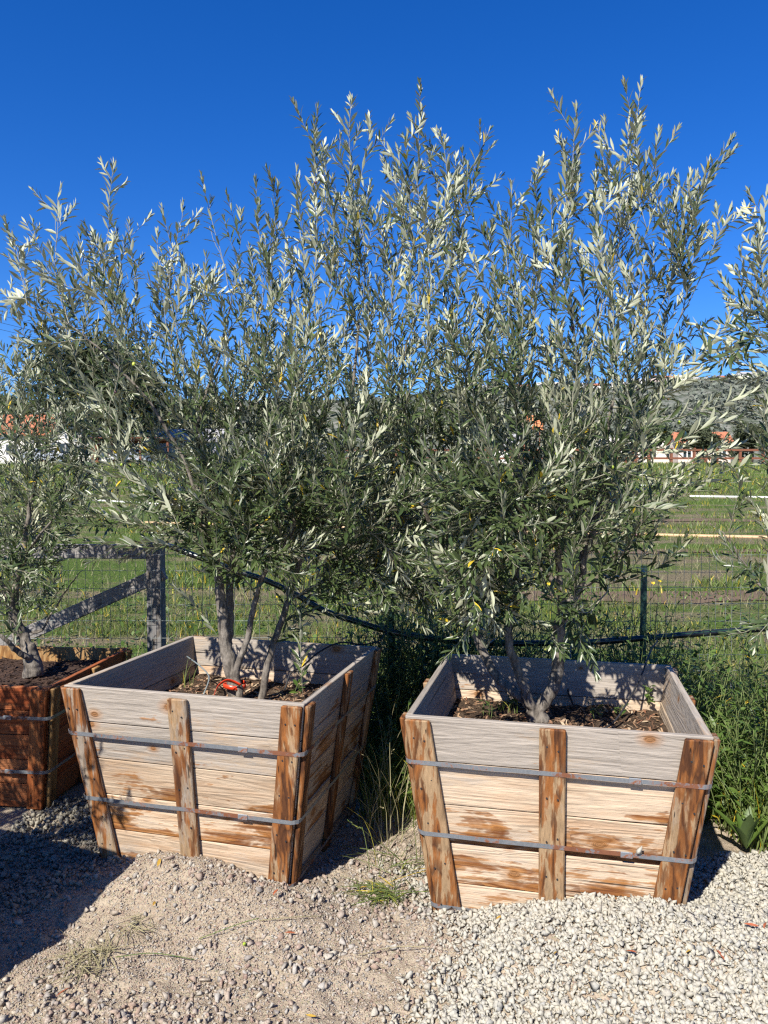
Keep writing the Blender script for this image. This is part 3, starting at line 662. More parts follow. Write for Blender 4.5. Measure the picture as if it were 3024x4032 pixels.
class Tree:
    def __init__(s, label, base, seed, cat='olive tree', group='boxed olive trees'):
        s.r = random.Random(seed); s.P = []; s.par = []; s.dirv = []; s.manual = []; s.rmin = []; s.base = Vector(base); s.label = label; s.group = group; s.cat = cat
        s.LV = Leaves(); s.ends = []; s.extra = []; s.fruit_nodes = []
    def stem(s, pts, r0, r1, attach=None, per=5, wob=.004):
        P = spline(pts, per); n = len(P); prev = -1 if attach is None else s.nearest(P[0])
        for i, p in enumerate(P):
            if prev >= 0 and i == 0 and (s.P[prev] - p).length < .004: continue
            q = p + rand_unit(s.r) * wob; s.P.append(q); s.par.append(prev); s.manual.append(True); s.rmin.append(r0 + (r1 - r0) * i / (n - 1))
            d = (P[min(i + 1, n - 1)] - P[max(i - 1, 0)]).normalized(); s.dirv.append(d); prev = len(s.P) - 1
        return prev
    def limb(s, pts, per=5):
        n0 = len(s.P); s.stem(pts, 0, 0, True, per, .006)
        for i in range(n0, len(s.P)): s.manual[i] = False
    def nearest(s, p): return min(range(len(s.P)), key=lambda i: (s.P[i] - p).length_squared)
    def shoot(s, T, end, leaf=.42, size=1, side=(2, 4), minlen=.2, drop=.12, zfloor=None, arch=0):
        P = np.array([p[:] for p in s.P]); D = np.array([d[:] for d in s.dirv]); v = np.array(T[:]) - P; L = np.linalg.norm(v, axis=1) + 1e-6
        cs = (v * D).sum(1) / L; up = v[:, 2] / L
        upw = max(0.0, end.normalized().z); cost = L * (1.5 - .5 * cs - .75 * up * upw) + np.where(L < minlen, 1.5 * (minlen - L) / minlen, 0)
        if zfloor is not None: cost = cost + np.where(P[:, 2] < zfloor, .7, 0)
        i = int(cost.argmin()); a = s.P[i]; l = (T - a).length
        d0 = (s.dirv[i] * .55 + (T - a).normalized() * .75 + rand_unit(s.r) * .12).normalized(); n = max(4, int(l / .055)); path = [a]; prev = i
        m0 = d0 * l * .7; m1 = end.normalized() * l * .75
        for k in range(1, n + 1):
            t = k / n; h = (2 * t ** 3 - 3 * t * t + 1) * a + (t ** 3 - 2 * t * t + t) * m0 + (-2 * t ** 3 + 3 * t * t) * T + (t ** 3 - t * t) * m1
            h = h + rand_unit(s.r) * .005 * (k < n); h.z += arch * 4 * t * (1 - t)
            s.P.append(h); s.par.append(prev); s.manual.append(False); s.rmin.append(0); s.dirv.append((h - path[-1]).normalized()); prev = len(s.P) - 1; path.append(h)
        s.ends.append(prev)
        leafy(path, s.LV, s.r, leaf * s.r.uniform(.8, 1.25), size=size, drop=drop, nodes_out=s.fruit_nodes)
        ns = s.r.randint(*side)
        for _ in range(ns):
            f = s.r.uniform(.25, .9); q = f * (len(path) - 1); j = int(q); p = path[j].lerp(path[min(j + 1, len(path) - 1)], q - j); ax = (path[min(j + 1, len(path) - 1)] - path[j])
            if ax.length < 1e-5: continue
            ax.normalize(); u = ax.orthogonal().normalized(); u.rotate(Matrix.Rotation(s.r.random() * 6.28, 3, ax)); l2 = s.r.uniform(.07, .2)
            dd = (ax * .75 + u * s.r.uniform(.5, .8)).normalized(); e2 = (dd + Vector((0, 0, .35))).normalized()
            pth = [p, p + dd * l2 * .35, p + dd * l2 * .6 + e2 * l2 * .1, p + dd * l2 * .62 + e2 * l2 * .42]
            s.extra.append(pth); leafy(pth, s.LV, s.r, l2, size=size * .92, drop=drop, gap=.017)
    def finish(s, n_leaf=300, fruits=14, cap=None):
        r = s.r; N = len(s.P); root = thing('olive_tree', s.base, s.label, s.cat, s.group); B = s.base
        kids = [[] for _ in range(N)]
        for i, p in enumerate(s.par):
            if p >= 0: kids[p].append(i)
        acc = [0.0] * N; rad = [0.0] * N; e = 2.35
        for i in range(N - 1, -1, -1):
            if not kids[i]: acc[i] = .0012 ** e
            else: acc[i] = sum(acc[k] for k in kids[i]) + (.00035 ** e)
            rad[i] = min(acc[i] ** (1 / e), .02)
            if s.manual[i]: rad[i] = max(s.rmin[i], min(rad[i], s.rmin[i] * 1.1))
            else:
                pass
        # a branch is never thicker than what carries it
        for i in range(N):
            if s.par[i] >= 0 and not s.manual[i]: rad[i] = min(rad[i], rad[s.par[i]] * .96)
        heads = [i for i in range(N) if s.par[i] < 0]; chains = []; todo = [(h, -1) for h in heads]
        while todo:
            i, p = todo.pop(); ch = ([p] if p >= 0 else []) + [i]
            while kids[i]:
                ks = sorted(kids[i], key=lambda k: -rad[k] - (1 if s.manual[k] and s.manual[i] else 0)); [todo.append((k, i)) for k in ks[1:]]; i = ks[0]; ch.append(i)
            chains.append(ch)
        trunk = MB(); tw = MB()
        for ch in chains:
            mn = [i for i in ch[1:] if s.manual[i]]
            body = ch
            if mn:
                cut = max(k for k, i in enumerate(ch) if s.manual[i]) + 1; part = ch[:cut]
                pts = [s.P[i] - B for i in part]; rr_ = [rad[i] for i in part]
                if len(part) > 1 and not s.manual[part[0]]: rr_[0] = rr_[1]
                if s.par[part[0]] >= 0 or (part[0] in [s.par[x] for x in part[1:]] and rr_[0] > rr_[1] * 1.4): rr_[0] = min(rr_[0], rr_[1] * 1.25)
                trunk.tube(pts, rr_, 10); body = ch[cut - 1:]
            if len(body) < 2: continue
            pts = [s.P[i] - B for i in body]; rr_ = [rad[i] for i in body]; rr_[0] = min(rr_[0], rr_[1] * 1.3)
            if rr_[1] > .0058:
                mb = MB(); mb.tube(pts, rr_, 8); mb.build('branch', M['bark'] if rr_[1] > .007 else M['twig'], root, True)
            else: tw.tube(pts, rr_, 5)
        for pth in s.extra: tw.tube([p - B for p in pth], [.0012, .0011, .0010, .0008], 4)
        if trunk.v:
            o = trunk.build('trunk', M['bark'], root, True)
            m = o.modifiers.new('blend', 'REMESH'); m.mode = 'VOXEL'; m.voxel_size = .0055; m.use_smooth_shade = True
            m2 = o.modifiers.new('soften', 'SMOOTH'); m2.factor = .5; m2.iterations = 3
        tag(tw.build('twigs', M['twig'], root, True), kind='stuff')
        arr = s.LV.arrays(); n = len(arr[0]); sel = np.zeros(0, int)
        if n_leaf:
            px, py, d = to_px(arr[0] + arr[1] * arr[4][:, None] * .5); ok = (px > 4) & (px < 1655) & (py > 4) & (py < 2208) & (d > .5)
            e2 = to_px(arr[0] + arr[1] * arr[4][:, None]); e1 = to_px(arr[0]); plen = np.hypot(e2[0] - e1[0], e2[1] - e1[1])
            face = np.abs((arr[3] * ((arr[0] - np.array([0, 0, CAM_Z])) / d[:, None])).sum(1)); size = plen * (arr[5] / d * 1650) * (.25 + face)
            best = {}
            for i in np.where(ok)[0]:
                key = (int(px[i] // 9), int(py[i] // 9))
                if key not in best or d[best[key]] > d[i]: best[key] = i
            c = np.array(list(best.values())); sel = c[np.argsort(-size[c])[:n_leaf]]
        rest = np.setdiff1d(np.arange(n), sel)
        var = (np.arange(n) * 7919) % len(LEAFS)
        for i in sel:
            o = bpy.data.objects.new('leaf', LEAF_ME[var[i]]); COL.objects.link(o); o.parent = root
            p, dv, sd_, nv, L, W = (q[i] for q in arr)
            m = Matrix(((dv[0] * L, sd_[0] * W, nv[0] * L, p[0] - B.x), (dv[1] * L, sd_[1] * W, nv[1] * L, p[1] - B.y), (dv[2] * L, sd_[2] * W, nv[2] * L, p[2] - B.z), (0, 0, 0, 1)))
            o.matrix_local = m
        tag(link('foliage', leaf_mesh('foliage', arr, rest, M['leaf'], B), root), kind='stuff')
        cand = [q for q in s.fruit_nodes if .25 < q[1] < .95]; r.shuffle(cand); cnt = 0
        for (p, f) in cand:
            if cnt >= fruits: break
            o = bpy.data.objects.new('olive', OLIVES[r.choice((0, 0, 0, 0, 1, 2))]); COL.objects.link(o); o.parent = root; sc_ = r.uniform(.85, 1.15)
            o.location = p - B - Vector((0, 0, .019 * sc_)); o.scale = (sc_,) * 3; o.rotation_euler = (r.uniform(-.3, .3), r.uniform(-.3, .3), 0); cnt += 1
        print(s.label, 'leaves', n, 'nodes', N)
        return root

def crown(T, poly, spacing, Yc, depth, centre, leaf=.4, keep=None, lim=None, droop_y=1050, size=1, side=(2, 4), tries=9000, zfloor=None, drop=.12, minlen=.22):
    r = T.r; pts = sample_poly(poly, spacing, r, tries, keep); tips = []
    for (x, y) in pts:
        dY = max(-depth, min(depth, r.gauss(0, depth * .55))); tips.append(at(x, y, Yc + dY))
    C = Vector(centre); tips.sort(key=lambda p: (p - C).length + r.uniform(0, .25))
    for t in tips:
        out = (t - C); out.z *= .4; out = out.normalized() if out.length > 1e-3 else Vector((0, 0, 1))
        px = to_px(np.array([t[:]])); low = max(0, min(1, (px[1][0] - droop_y + 200) / 300))
        end = Vector((0, 0, 1)) * (1.6 - 1.35 * low) + out * (.28 + .6 * low) + rand_unit(r) * .25
        T.shoot(t, end, leaf, size, side, minlen, drop, zfloor)

# --- tree in the left box
A = Tree('olive tree with four grey stems and a red ribbon, in the left grey timber box', (-.70, 3.55, .55), 11)
YA = 3.5
A.stem([(-.69, 3.5, .50), at(509, 1500, 3.52), at(498, 1440, 3.52), at(486, 1385, 3.52), at(478, 1310, 3.5), at(472, 1256, 3.5), at(466, 1210, 3.5), at(440, 1120, 3.5), at(425, 1010, 3.52)], .040, .011)
A.stem([at(489, 1400, 3.53), at(494, 1370, 3.55), at(497, 1310, 3.56), at(496, 1250, 3.57), at(505, 1180, 3.6), at(515, 1080, 3.62), at(512, 960, 3.63), at(530, 820, 3.65)], .024, .008, True)
A.stem([(-.66, 3.48, .50), at(518, 1500, 3.47), at(512, 1446, 3.46), at(530, 1392, 3.44), at(545, 1330, 3.42), at(559, 1269, 3.4), at(577, 1226, 3.4), at(612, 1185, 3.38), at(640, 1100, 3.35), at(620, 980, 3.33)], .019, .008)
A.stem([(-.575, 3.52, .50), at(565, 1512, 3.54), at(583, 1414, 3.55), at(606, 1345, 3.56), at(628, 1282, 3.56), at(645, 1220, 3.55), at(668, 1169, 3.55), at(697, 1112, 3.52), at(735, 1000, 3.5), at(760, 860, 3.5), at(775, 700, 3.5)], .020, .007)
A.stem([at(668, 1169, 3.55), at(720, 1100, 3.62), at(800, 1020, 3.7), at(850, 900, 3.72), at(880, 740, 3.7)], .010, .006, True)
A.stem([at(440, 1120, 3.5), at(400, 1000, 3.45), at(330, 880, 3.4), at(250, 790, 3.38), at(150, 700, 3.36), at(60, 660, 3.35)], .010, .004, True)
A.stem([at(425, 1010, 3.52), at(430, 900, 3.5), at(470, 780, 3.5), at(500, 650, 3.52)], .010, .005, True)
up = lambda x=0, z=1, y=0: Vector((x, y, z))
cA = at(600, 900, 3.5)
for L_ in ([(880, 740, 3.7), (920, 600, 3.65), (985, 450, 3.55), (1035, 340, 3.5)], [(775, 700, 3.5), (790, 560, 3.52), (765, 400, 3.5), (750, 300, 3.5)], [(850, 820, 3.7), (850, 620, 3.62), (895, 420, 3.52), (908, 310, 3.5)], [(775, 720, 3.5), (720, 560, 3.45), (680, 420, 3.5)], [(250, 790, 3.38), (225, 640, 3.42), (235, 480, 3.48)], [(150, 700, 3.36), (120, 580, 3.45), (122, 470, 3.55)], [(60, 660, 3.35), (45, 590, 3.45)], [(500, 650, 3.52), (480, 560, 3.55), (450, 490, 3.58)], [(530, 820, 3.65), (570, 640, 3.6), (600, 470, 3.5)], [(530, 820, 3.65), (640, 640, 3.6), (660, 500, 3.45)], [(430, 900, 3.5), (380, 720, 3.5), (360, 580, 3.52)], [(430, 950, 3.5), (300, 740, 3.6), (300, 590, 3.65)]):
    A.limb([at(*p) for p in L_])
for (x, y, dy, ex) in ((245, 345, 0, .25), (130, 392, .1, .3), (27, 500, 0, -.35), (72, 470, -.1, .05), (280, 470, .2, .2), (340, 492, .1, .2), (395, 432, 0, .1), (455, 422, .1, .25), (520, 448, 0, -.1), (600, 390, 0, .1), (680, 285, 0, .15), (760, 207, 0, .35), (700, 300, .2, .2),
                       (735, 290, -.1, .3), (800, 262, 0, -.05), (860, 315, .1, 0), (910, 228, 0, .15), (960, 290, .1, .25), (1055, 272, 0, .4), (1030, 360, -.15, .3), (985, 330, .2, .2), (560, 430, .2, .2), (640, 360, -.1, .2), (880, 280, -.2, .1), (830, 330, .25, 0), (200, 500, .15, .2), (110, 520, -.1, .1), (10, 620, .1, -.3), (60, 600, .2, -.1), (40, 720, -.1, -.5)):
    A.shoot(at(x, y + 14, YA + dy), up(ex), .5, 1, (1, 3), .3)
polyA = [(60, 600), (130, 500), (180, 580), (245, 470), (290, 590), (395, 540), (455, 530), (500, 600), (530, 550), (610, 480), (690, 400), (760, 340), (800, 370), (860, 410), (910, 360), (960, 400), (1030, 400), (1030, 470), (1000, 560), (960, 620), (940, 760), (960, 900), (950, 1080), (900, 1200), (700, 1200), (600, 1130), (430, 1090), (330, 1150), (170, 1120), (200, 980), (150, 760), (60, 700)]
crown(A, polyA, 38, YA, .55, cA, .42, keep=lambda x, y: (.35 if x < 330 and y > 700 else .6 if x < 420 and y < 800 else .85 if y < 620 else 1), tries=8000, side=(2, 4))
crown(A, [(380, 960), (620, 960), (960, 940), (1000, 1180), (940, 1300), (800, 1320), (700, 1240), (560, 1220), (400, 1180)], 33, YA - .05, .5, at(600, 1000, 3.5), .36, tries=4500, droop_y=1080, size=1.12)
crown(A, [(420, 760), (620, 700), (960, 720), (950, 1050), (880, 1180), (700, 1120), (560, 1130), (420, 1080)], 44, YA - .05, .5, cA, .38, tries=2500)
# drooping sprigs under the crown
for (x, y, dy, e) in ((160, 1130, -.3, (-.8, 0, -.2)), (330, 1185, -.25, (-.9, -.1, -.1)), (250, 1120, -.3, (-.9, 0, .1)), (500, 1245, -.3, (.1, -.3, -.9)), (560, 1090, -.5, (.1, -.5, .3)), (700, 1170, -.4, (.5, -.2, .5)), (780, 1200, -.3, (.6, -.2, -.3)), (850, 1290, -.25, (.3, -.2, -.9)), (930, 1310, -.2, (.4, 0, -.9)), (640, 1250, -.3, (.1, -.1, -1)), (760, 1290, -.2, (.2, 0, -1)), (810, 1240, -.1, (.2, 0, -1)), (690, 1290, 0, (.1, 0, -1)), (880, 1230, 0, (.4, 0, -.7))):
    A.shoot(at(x, y, YA + dy), Vector(e), .36, 1.05, (1, 3), .25)
for (p0, p1, p2) in (((655, 1520, 3.25), (650, 1430, 3.25), (648, 1335, 3.25)), ((380, 1270, 3.62), (440, 1330, 3.6), (478, 1385, 3.56))):
    pts = [at(*p0), at(*p1), at(*p2)]
    if p0[0] < 500: pts = pts[::-1]
    A.extra.append([pts[0], pts[0].lerp(pts[1], .6), pts[1], pts[2]]); leafy(spline(pts, 5), A.LV, A.r, .36, size=1.15, drop=.05)
for (x, y, dy, e) in ((585, 1215, -.45, (.2, -.4, .3)), (630, 1190, -.4, (.3, -.4, .5)), (520, 1190, -.45, (-.2, -.5, .3)), (450, 1210, -.4, (-.4, -.4, .2)), (390, 1150, -.4, (-.7, -.3, .4)), (290, 1090, -.4, (-.8, -.3, .5)), (230, 1060, -.2, (-.8, -.2, .6)), (200, 1170, -.3, (-.9, -.1, .1)), (350, 1060, -.3, (-.6, -.3, .7)), (270, 1180, -.2, (-.8, -.1, 0)), (660, 1310, -.1, (.2, 0, .6)), (730, 1330, 0, (.3, 0, -.2)), (790, 1330, -.1, (.3, 0, -.4)), (720, 1240, -.3, (.4, -.2, .3)), (860, 1180, -.35, (.5, -.3, .5)), (920, 1260, -.25, (.5, -.2, .2)), (540, 1130, -.5, (0, -.5, .7)), (480, 1090, -.5, (-.2, -.5, .7))):
    A.shoot(at(x, y, YA + dy), Vector(e), .34, 1.1, (1, 3), .22)
A.finish(300, 34)

# --- tree in the right box
T2 = Tree('olive tree forking low into three grey stems, in the right stained timber box', (.68, 3.33, .54), 23)
YB = 3.25
q7 = lambda x, y, Y: at((1600 + .5425 * x) / K, (1900 + .5425 * y) / K, Y)
T2.stem([(.685, 3.32, .48), q7(965, 1770, 3.32), q7(945, 1690, 3.32), q7(930, 1640, 3.32)], .062, .040)
T2.stem([q7(930, 1660, 3.33), q7(870, 1580, 3.34), q7(760, 1500, 3.36), q7(670, 1420, 3.38), q7(590, 1290, 3.39), q7(510, 1120, 3.4), q7(430, 980, 3.4), q7(360, 820, 3.4), q7(290, 640, 3.38), q7(280, 500, 3.36), q7(200, 350, 3.34), q7(130, 180, 3.3), q7(60, -40, 3.28)], .026, .008, True)
T2.stem([q7(925, 1650, 3.3), q7(870, 1530, 3.28), q7(810, 1370, 3.26), q7(755, 1210, 3.25), q7(740, 1080, 3.26), q7(785, 880, 3.28), q7(795, 640, 3.28), q7(795, 380, 3.3), q7(800, 120, 3.32), q7(840, -250, 3.35), q7(860, -600, 3.35)], .023, .008, True)
T2.stem([q7(940, 1660, 3.31), q7(1030, 1560, 3.3), q7(1085, 1420, 3.28), q7(1108, 1230, 3.26), q7(1115, 1050, 3.25), q7(1140, 900, 3.24)], .030, .026, True)
T2.stem([q7(1140, 900, 3.24), q7(1115, 760, 3.23), q7(1110, 660, 3.22), q7(1105, 470, 3.2), q7(1095, 300, 3.18), q7(1090, 40, 3.18), q7(1060, -320, 3.2)], .020, .008, True)
T2.stem([q7(1100, 750, 3.23), q7(1020, 660, 3.2), q7(955, 580, 3.18), q7(890, 440, 3.15), q7(860, 330, 3.14), q7(850, 150, 3.12)], .015, .007, True)
T2.stem([q7(955, 580, 3.18), q7(985, 540, 3.22), q7(1010, 430, 3.26), q7(1015, 250, 3.3)], .009, .005, True)
T2.stem([q7(1140, 900, 3.24), q7(1210, 850, 3.27), q7(1265, 730, 3.3), q7(1290, 560, 3.32), q7(1330, 430, 3.33), q7(1370, 300, 3.34), q7(1400, 60, 3.35), q7(1440, -260, 3.36), q7(1500, -620, 3.36)], .020, .008, True)
T2.stem([q7(1150, 660, 3.26), q7(1200, 610, 3.3), q7(1270, 510, 3.35), q7(1330, 430, 3.4)], .008, .006, True)
T2.stem([q7(1270, 760, 3.3), q7(1370, 720, 3.26), q7(1470, 675, 3.22)], .0075, .006, True)
cB = at(1220, 880, 3.25)
for L_ in ([(1178, 880, 3.33), (1190, 700, 3.3), (1215, 500, 3.27), (1240, 340, 3.25)], [(1250, 900, 3.2), (1290, 700, 3.2), (1350, 480, 3.22), (1378, 280, 3.25)], [(1350, 880, 3.34), (1420, 680, 3.3), (1490, 500, 3.25), (1515, 420, 3.25)], [(1090, 900, 3.3), (1085, 720, 3.28), (1100, 540, 3.25)], [(1178, 880, 3.33), (1150, 650, 3.35), (1165, 470, 3.25)], [(1010, 980, 3.28), (990, 780, 3.3), (985, 600, 3.33)], [(1290, 700, 3.2), (1340, 560, 3.35), (1420, 400, 3.25)], [(1350, 880, 3.34), (1450, 720, 3.3), (1540, 540, 3.25)]):
    T2.limb([at(*p) for p in L_])
for (x, y, dy, ex) in ((1105, 380, 0, .05), (1165, 328, 0, .15), (1245, 213, 0, .05), (1220, 290, .1, -.1), (1300, 300, -.1, -.2), (1385, 158, 0, .25), (1360, 230, .1, .3), (1422, 262, 0, .15), (1400, 310, -.15, .2), (1530, 328, 0, .4), (1490, 350, .1, .3), (1575, 432, 0, .5), (1520, 470, -.1, .4), (1470, 520, .2, .4), (990, 470, .1, -.2), (1050, 470, 0, 0), (965, 600, -.1, -.3), (1290, 250, .2, .1), (1340, 330, 0, .2), (1440, 420, -.1, .3), (1080, 430, .2, 0), (1190, 400, -.1, 0)):
    T2.shoot(at(x, y + 26, YB + dy), up(ex), .5, 1.02, (1, 3), .3)
polyB = [(960, 660), (1000, 560), (1050, 570), (1105, 490), (1165, 440), (1200, 500), (1245, 340), (1300, 390), (1385, 310), (1420, 370), (1430, 450), (1510, 440), (1520, 510), (1470, 600), (1440, 640), (1480, 720), (1420, 900), (1400, 1000), (1330, 1090), (1200, 1060), (1120, 1150), (1020, 1250), (960, 1250), (940, 1050), (960, 850)]
crown(T2, polyB, 38, YB, .52, cB, .42, tries=6000, keep=lambda x, y: .85 if y < 600 else 1, side=(2, 4))
crown(T2, [(940, 980), (1340, 960), (1400, 1130), (1260, 1150), (1160, 1240), (1060, 1340), (960, 1330)], 36, YB - .05, .5, at(1180, 1000, 3.25), .36, tries=3500, droop_y=1080, size=1.15)
crown(T2, [(980, 760), (1380, 720), (1380, 960), (1200, 1020), (1050, 1150), (960, 1150)], 47, YB, .48, cB, .38, tries=1500)
# long arching boughs on the right side, thinly leaved
for (x, y, dy, e, ar) in ((1640, 760, -.1, (1, 0, .25), .04), (1620, 850, -.35, (.9, -.2, .45), .0), (1560, 900, -.4, (.9, -.1, .5), 0), (1500, 990, -.4, (1, -.2, .3), -.05), (1430, 1080, -.45, (.9, -.2, .25), -.07), (1400, 1190, -.35, (1, -.1, .25), -.05), (1530, 1060, -.25, (1, -.1, -.1), .02), (1560, 960, -.1, (1, 0, .1), 0), (1520, 800, .1, (.9, 0, .5), 0), (1590, 690, .15, (.9, 0, .5), 0), (1330, 1170, -.4, (.8, -.2, -.2), 0), (1480, 1180, -.3, (.9, -.2, .35), -.05), (1420, 900, -.5, (.8, -.4, .4), 0), (1340, 960, -.55, (.7, -.5, .3), 0), (1650, 1000, -.2, (1, 0, .1), 0), (1270, 1050, -.6, (.7, -.5, .2), 0), (1460, 1010, -.1, (1, 0, .2), 0), (1600, 960, .1, (1, 0, .3), 0)):
    T2.shoot(at(x, y, YB + dy), Vector(e), .36, 1.12, (1, 3), .4, .2, None, ar)
for (x, y, dy, e) in ((1255, 1405, -.35, (.35, -.3, -.8)), (1130, 1300, -.45, (-.2, -.3, -.9)), (1060, 1330, -.2, (-.1, 0, -1)), (1000, 1330, -.1, (0, 0, -1)), (980, 1290, -.3, (-.4, -.2, -.7)), (1150, 1180, -.5, (-.1, -.5, -.2)), (1090, 1230, -.4, (-.2, -.4, -.5)), (1040, 1180, -.45, (-.3, -.5, 0)), (1230, 1370, -.3, (.3, -.3, -.8))):
    T2.shoot(at(x, y, YB + dy), Vector(e), .34, 1.15, (1, 2), .3)
for (x, y, dy, e) in ((1215, 1330, -.4, (.3, -.4, -.3)), (1170, 1260, -.5, (-.1, -.5, -.1)), (1100, 1330, -.35, (-.2, -.3, -.5)), (1030, 1290, -.4, (-.4, -.3, .1)), (980, 1240, -.35, (-.5, -.3, .3)), (1010, 1370, -.15, (-.2, 0, -.6)), (1190, 1390, -.3, (.2, -.3, -.7)), (1250, 1260, -.45, (.4, -.4, .3)), (1310, 1230, -.4, (.6, -.3, .2)), (1150, 1120, -.55, (0, -.5, .6)), (1080, 1150, -.5, (-.2, -.5, .5)), (1350, 1130, -.5, (.6, -.4, .4)), (1240, 1180, -.55, (.2, -.5, .4)), (1060, 1240, -.2, (-.3, -.1, .3)), (950, 1190, -.2, (-.6, 0, .4))):
    T2.shoot(at(x, y, YB + dy), Vector(e), .34, 1.12, (1, 3), .22)
T2.finish(300, 44)

# --- tree in the red-brown box, left edge
q3 = lambda x, y, Y: at(x * .633 / K, (1200 + y * .633) / K, Y)
C3 = Tree('low olive tree with flared pale trunk base in the red-brown box, left edge', at(70, 1440, 4.1), 37)
C3.stem([at(72, 1462, 4.1), at(72, 1440, 4.1), at(66, 1415, 4.1), at(62, 1395, 4.1)], .056, .036)
C3.stem([at(66, 1410, 4.1), q3(150, 2060, 4.1), q3(105, 1960, 4.08), q3(88, 1820, 4.06), q3(110, 1680, 4.05), q3(150, 1560, 4.04), q3(165, 1400, 4.0), q3(195, 1200, 3.98), q3(235, 1060, 3.95)], .028, .008, True)
C3.stem([at(66, 1412, 4.12), q3(110, 2060, 4.14), q3(70, 1930, 4.16), q3(50, 1810, 4.18), q3(0, 1730, 4.2), q3(-60, 1600, 4.2)], .030, .012, True)
C3.stem([at(60, 1420, 4.05), q3(100, 2150, 4.0), q3(40, 2090, 3.95), q3(-40, 2030, 3.92)], .018, .010, True)
C3.stem([q3(110, 1990, 4.1), q3(240, 2040, 4.15), q3(330, 1900, 4.18), q3(440, 1740, 4.2), q3(540, 1620, 4.22)], .009, .004, True)
C3.stem([q3(150, 1560, 4.04), q3(250, 1430, 3.9), q3(360, 1300, 3.85), q3(470, 1120, 3.8)], .009, .004, True)
cC = at(60, 1080, 4.1)
crown(C3, [(-120, 820), (0, 780), (80, 770), (170, 830), (210, 930), (190, 1050), (140, 1180), (90, 1300), (0, 1310), (-120, 1250)], 28, 4.1, .4, cC, .36, tries=4000, keep=lambda x, y: 1 if x < 120 else .5)
for (x, y, dy, e) in ((180, 1130, -.3, (.7, 0, .5)), (150, 1180, -.2, (.7, 0, .3)), (120, 1220, 0, (.6, 0, .2)), (200, 1010, -.2, (.5, 0, .8)), (230, 950, -.1, (.5, 0, .9)), (140, 1050, .2, (.4, 0, .8)), (100, 1150, .2, (.5, 0, .5)), (60, 1180, -.3, (.2, -.4, .4)), (20, 1150, -.3, (-.2, -.4, .4)), (140, 1110, -.3, (.5, 0, .8)), (30, 1320, -.2, (-.3, 0, -.3)), (60, 1260, .1, (.2, 0, -.4)), (110, 1280, -.1, (.4, 0, -.2)), (20, 1230, -.2, (0, 0, -.2)), (180, 870, 0, (.2, 0, 1)), (90, 800, 0, (.1, 0, 1))):
    C3.shoot(at(x, y, 4.1 + dy), Vector(e), .34, 1, (1, 3), .25)
C3.finish(200, 8)

# --- tree standing outside the picture on the right, reaching in with a few boughs
D4 = Tree('olive tree outside the right edge, only its leafy bough tips reach into view', (2.3, 3.15, .52), 41)
D4.stem([(2.3, 3.15, .48), (2.3, 3.15, .8), (2.25, 3.14, 1.1), (2.28, 3.1, 1.6), (2.2, 3.1, 2.1)], .045, .012)
D4.stem([(2.28, 3.15, .85), (2.05, 3.1, 1.15), (1.85, 3.05, 1.5), (1.75, 3.0, 1.85)], .02, .008, True)
D4.stem([(2.05, 3.1, 1.15), at(1740, 1330, 3.0), at(1645, 1270, 2.95), at(1600, 1205, 2.95), at(1560, 1150, 2.95), at(1500, 1105, 2.95)], .009, .003, True)
for (x, y, dy, e) in ((1600, 550, 0, (-.2, 0, 1)), (1655, 425, .1, (0, 0, 1)), (1640, 500, 0, (.1, 0, 1)), (1560, 700, -.1, (-.7, 0, .6)), (1530, 780, -.2, (-.9, 0, .3)), (1620, 620, .1, (-.3, 0, 1)), (1640, 720, -.2, (-.5, 0, .6)), (1600, 800, .1, (-.9, 0, .1)), (1600, 1240, -.3, (-.2, 0, -1)), (1650, 1120, 0, (-.6, 0, -.6)), (1632, 1395, -.3, (-.1, 0, -1)), (1690, 560, 0, (0, 0, 1)), (1720, 700, 0, (0, 0, 1)), (1750, 480, .1, (0, 0, 1)), (1630, 890, -.1, (-.8, 0, .2)), (1580, 1010, -.2, (-.8, 0, 0)), (1640, 950, 0, (-.6, 0, .3)), (1700, 900, 0, (-.6, 0, .3)), (1800, 640, 0, (.3, 0, 1)), (1850, 800, 0, (.5, 0, 1)), (1780, 1000, -.2, (0, -.4, .6)), (1560, 600, .1, (-.4, 0, 1)), (1900, 950, 0, (.8, 0, .5))):
    D4.shoot(at(x, y, 3.05 + dy), Vector(e), .42, 1.05, (2, 4), .3)
D4.finish(60, 14)

# --- tree standing outside the picture, near the camera on the left: it shades the lower left corner
E5 = Tree('olive tree outside the left edge near the camera, seen only by its shadow', (-2.13, 2.13, .5), 53)
E5.stem([(-2.13, 2.13, .45), (-2.13, 2.13, .8), (-2.2, 2.25, 1.1), (-2.3, 2.35, 1.5)], .045, .014)
for i in range(140):
    u = rand_unit(E5.r); rr_ = E5.r.uniform(.55, 1); p = Vector((-2.32, 2.42, 1.32)) + Vector((u.x * .62, u.y * .66, u.z * .52)) * rr_
    if p.x < -1.35 - max(0, p.y - 2.4) * .5: E5.shoot(p, Vector((u.x, u.y, u.z * .5 + .7)), .4, 1, (2, 4), .2)
for p in ((-1.62, 2.2, 1.42), (-1.66, 2.3, 1.2), (-1.58, 2.25, 1.15), (-1.6, 2.1, 1.3), (-1.68, 2.0, 1.05)): E5.shoot(Vector(p), Vector((.6, .1, 1)), .3, 1, (1, 2), .2)
E5.finish(0, 0)

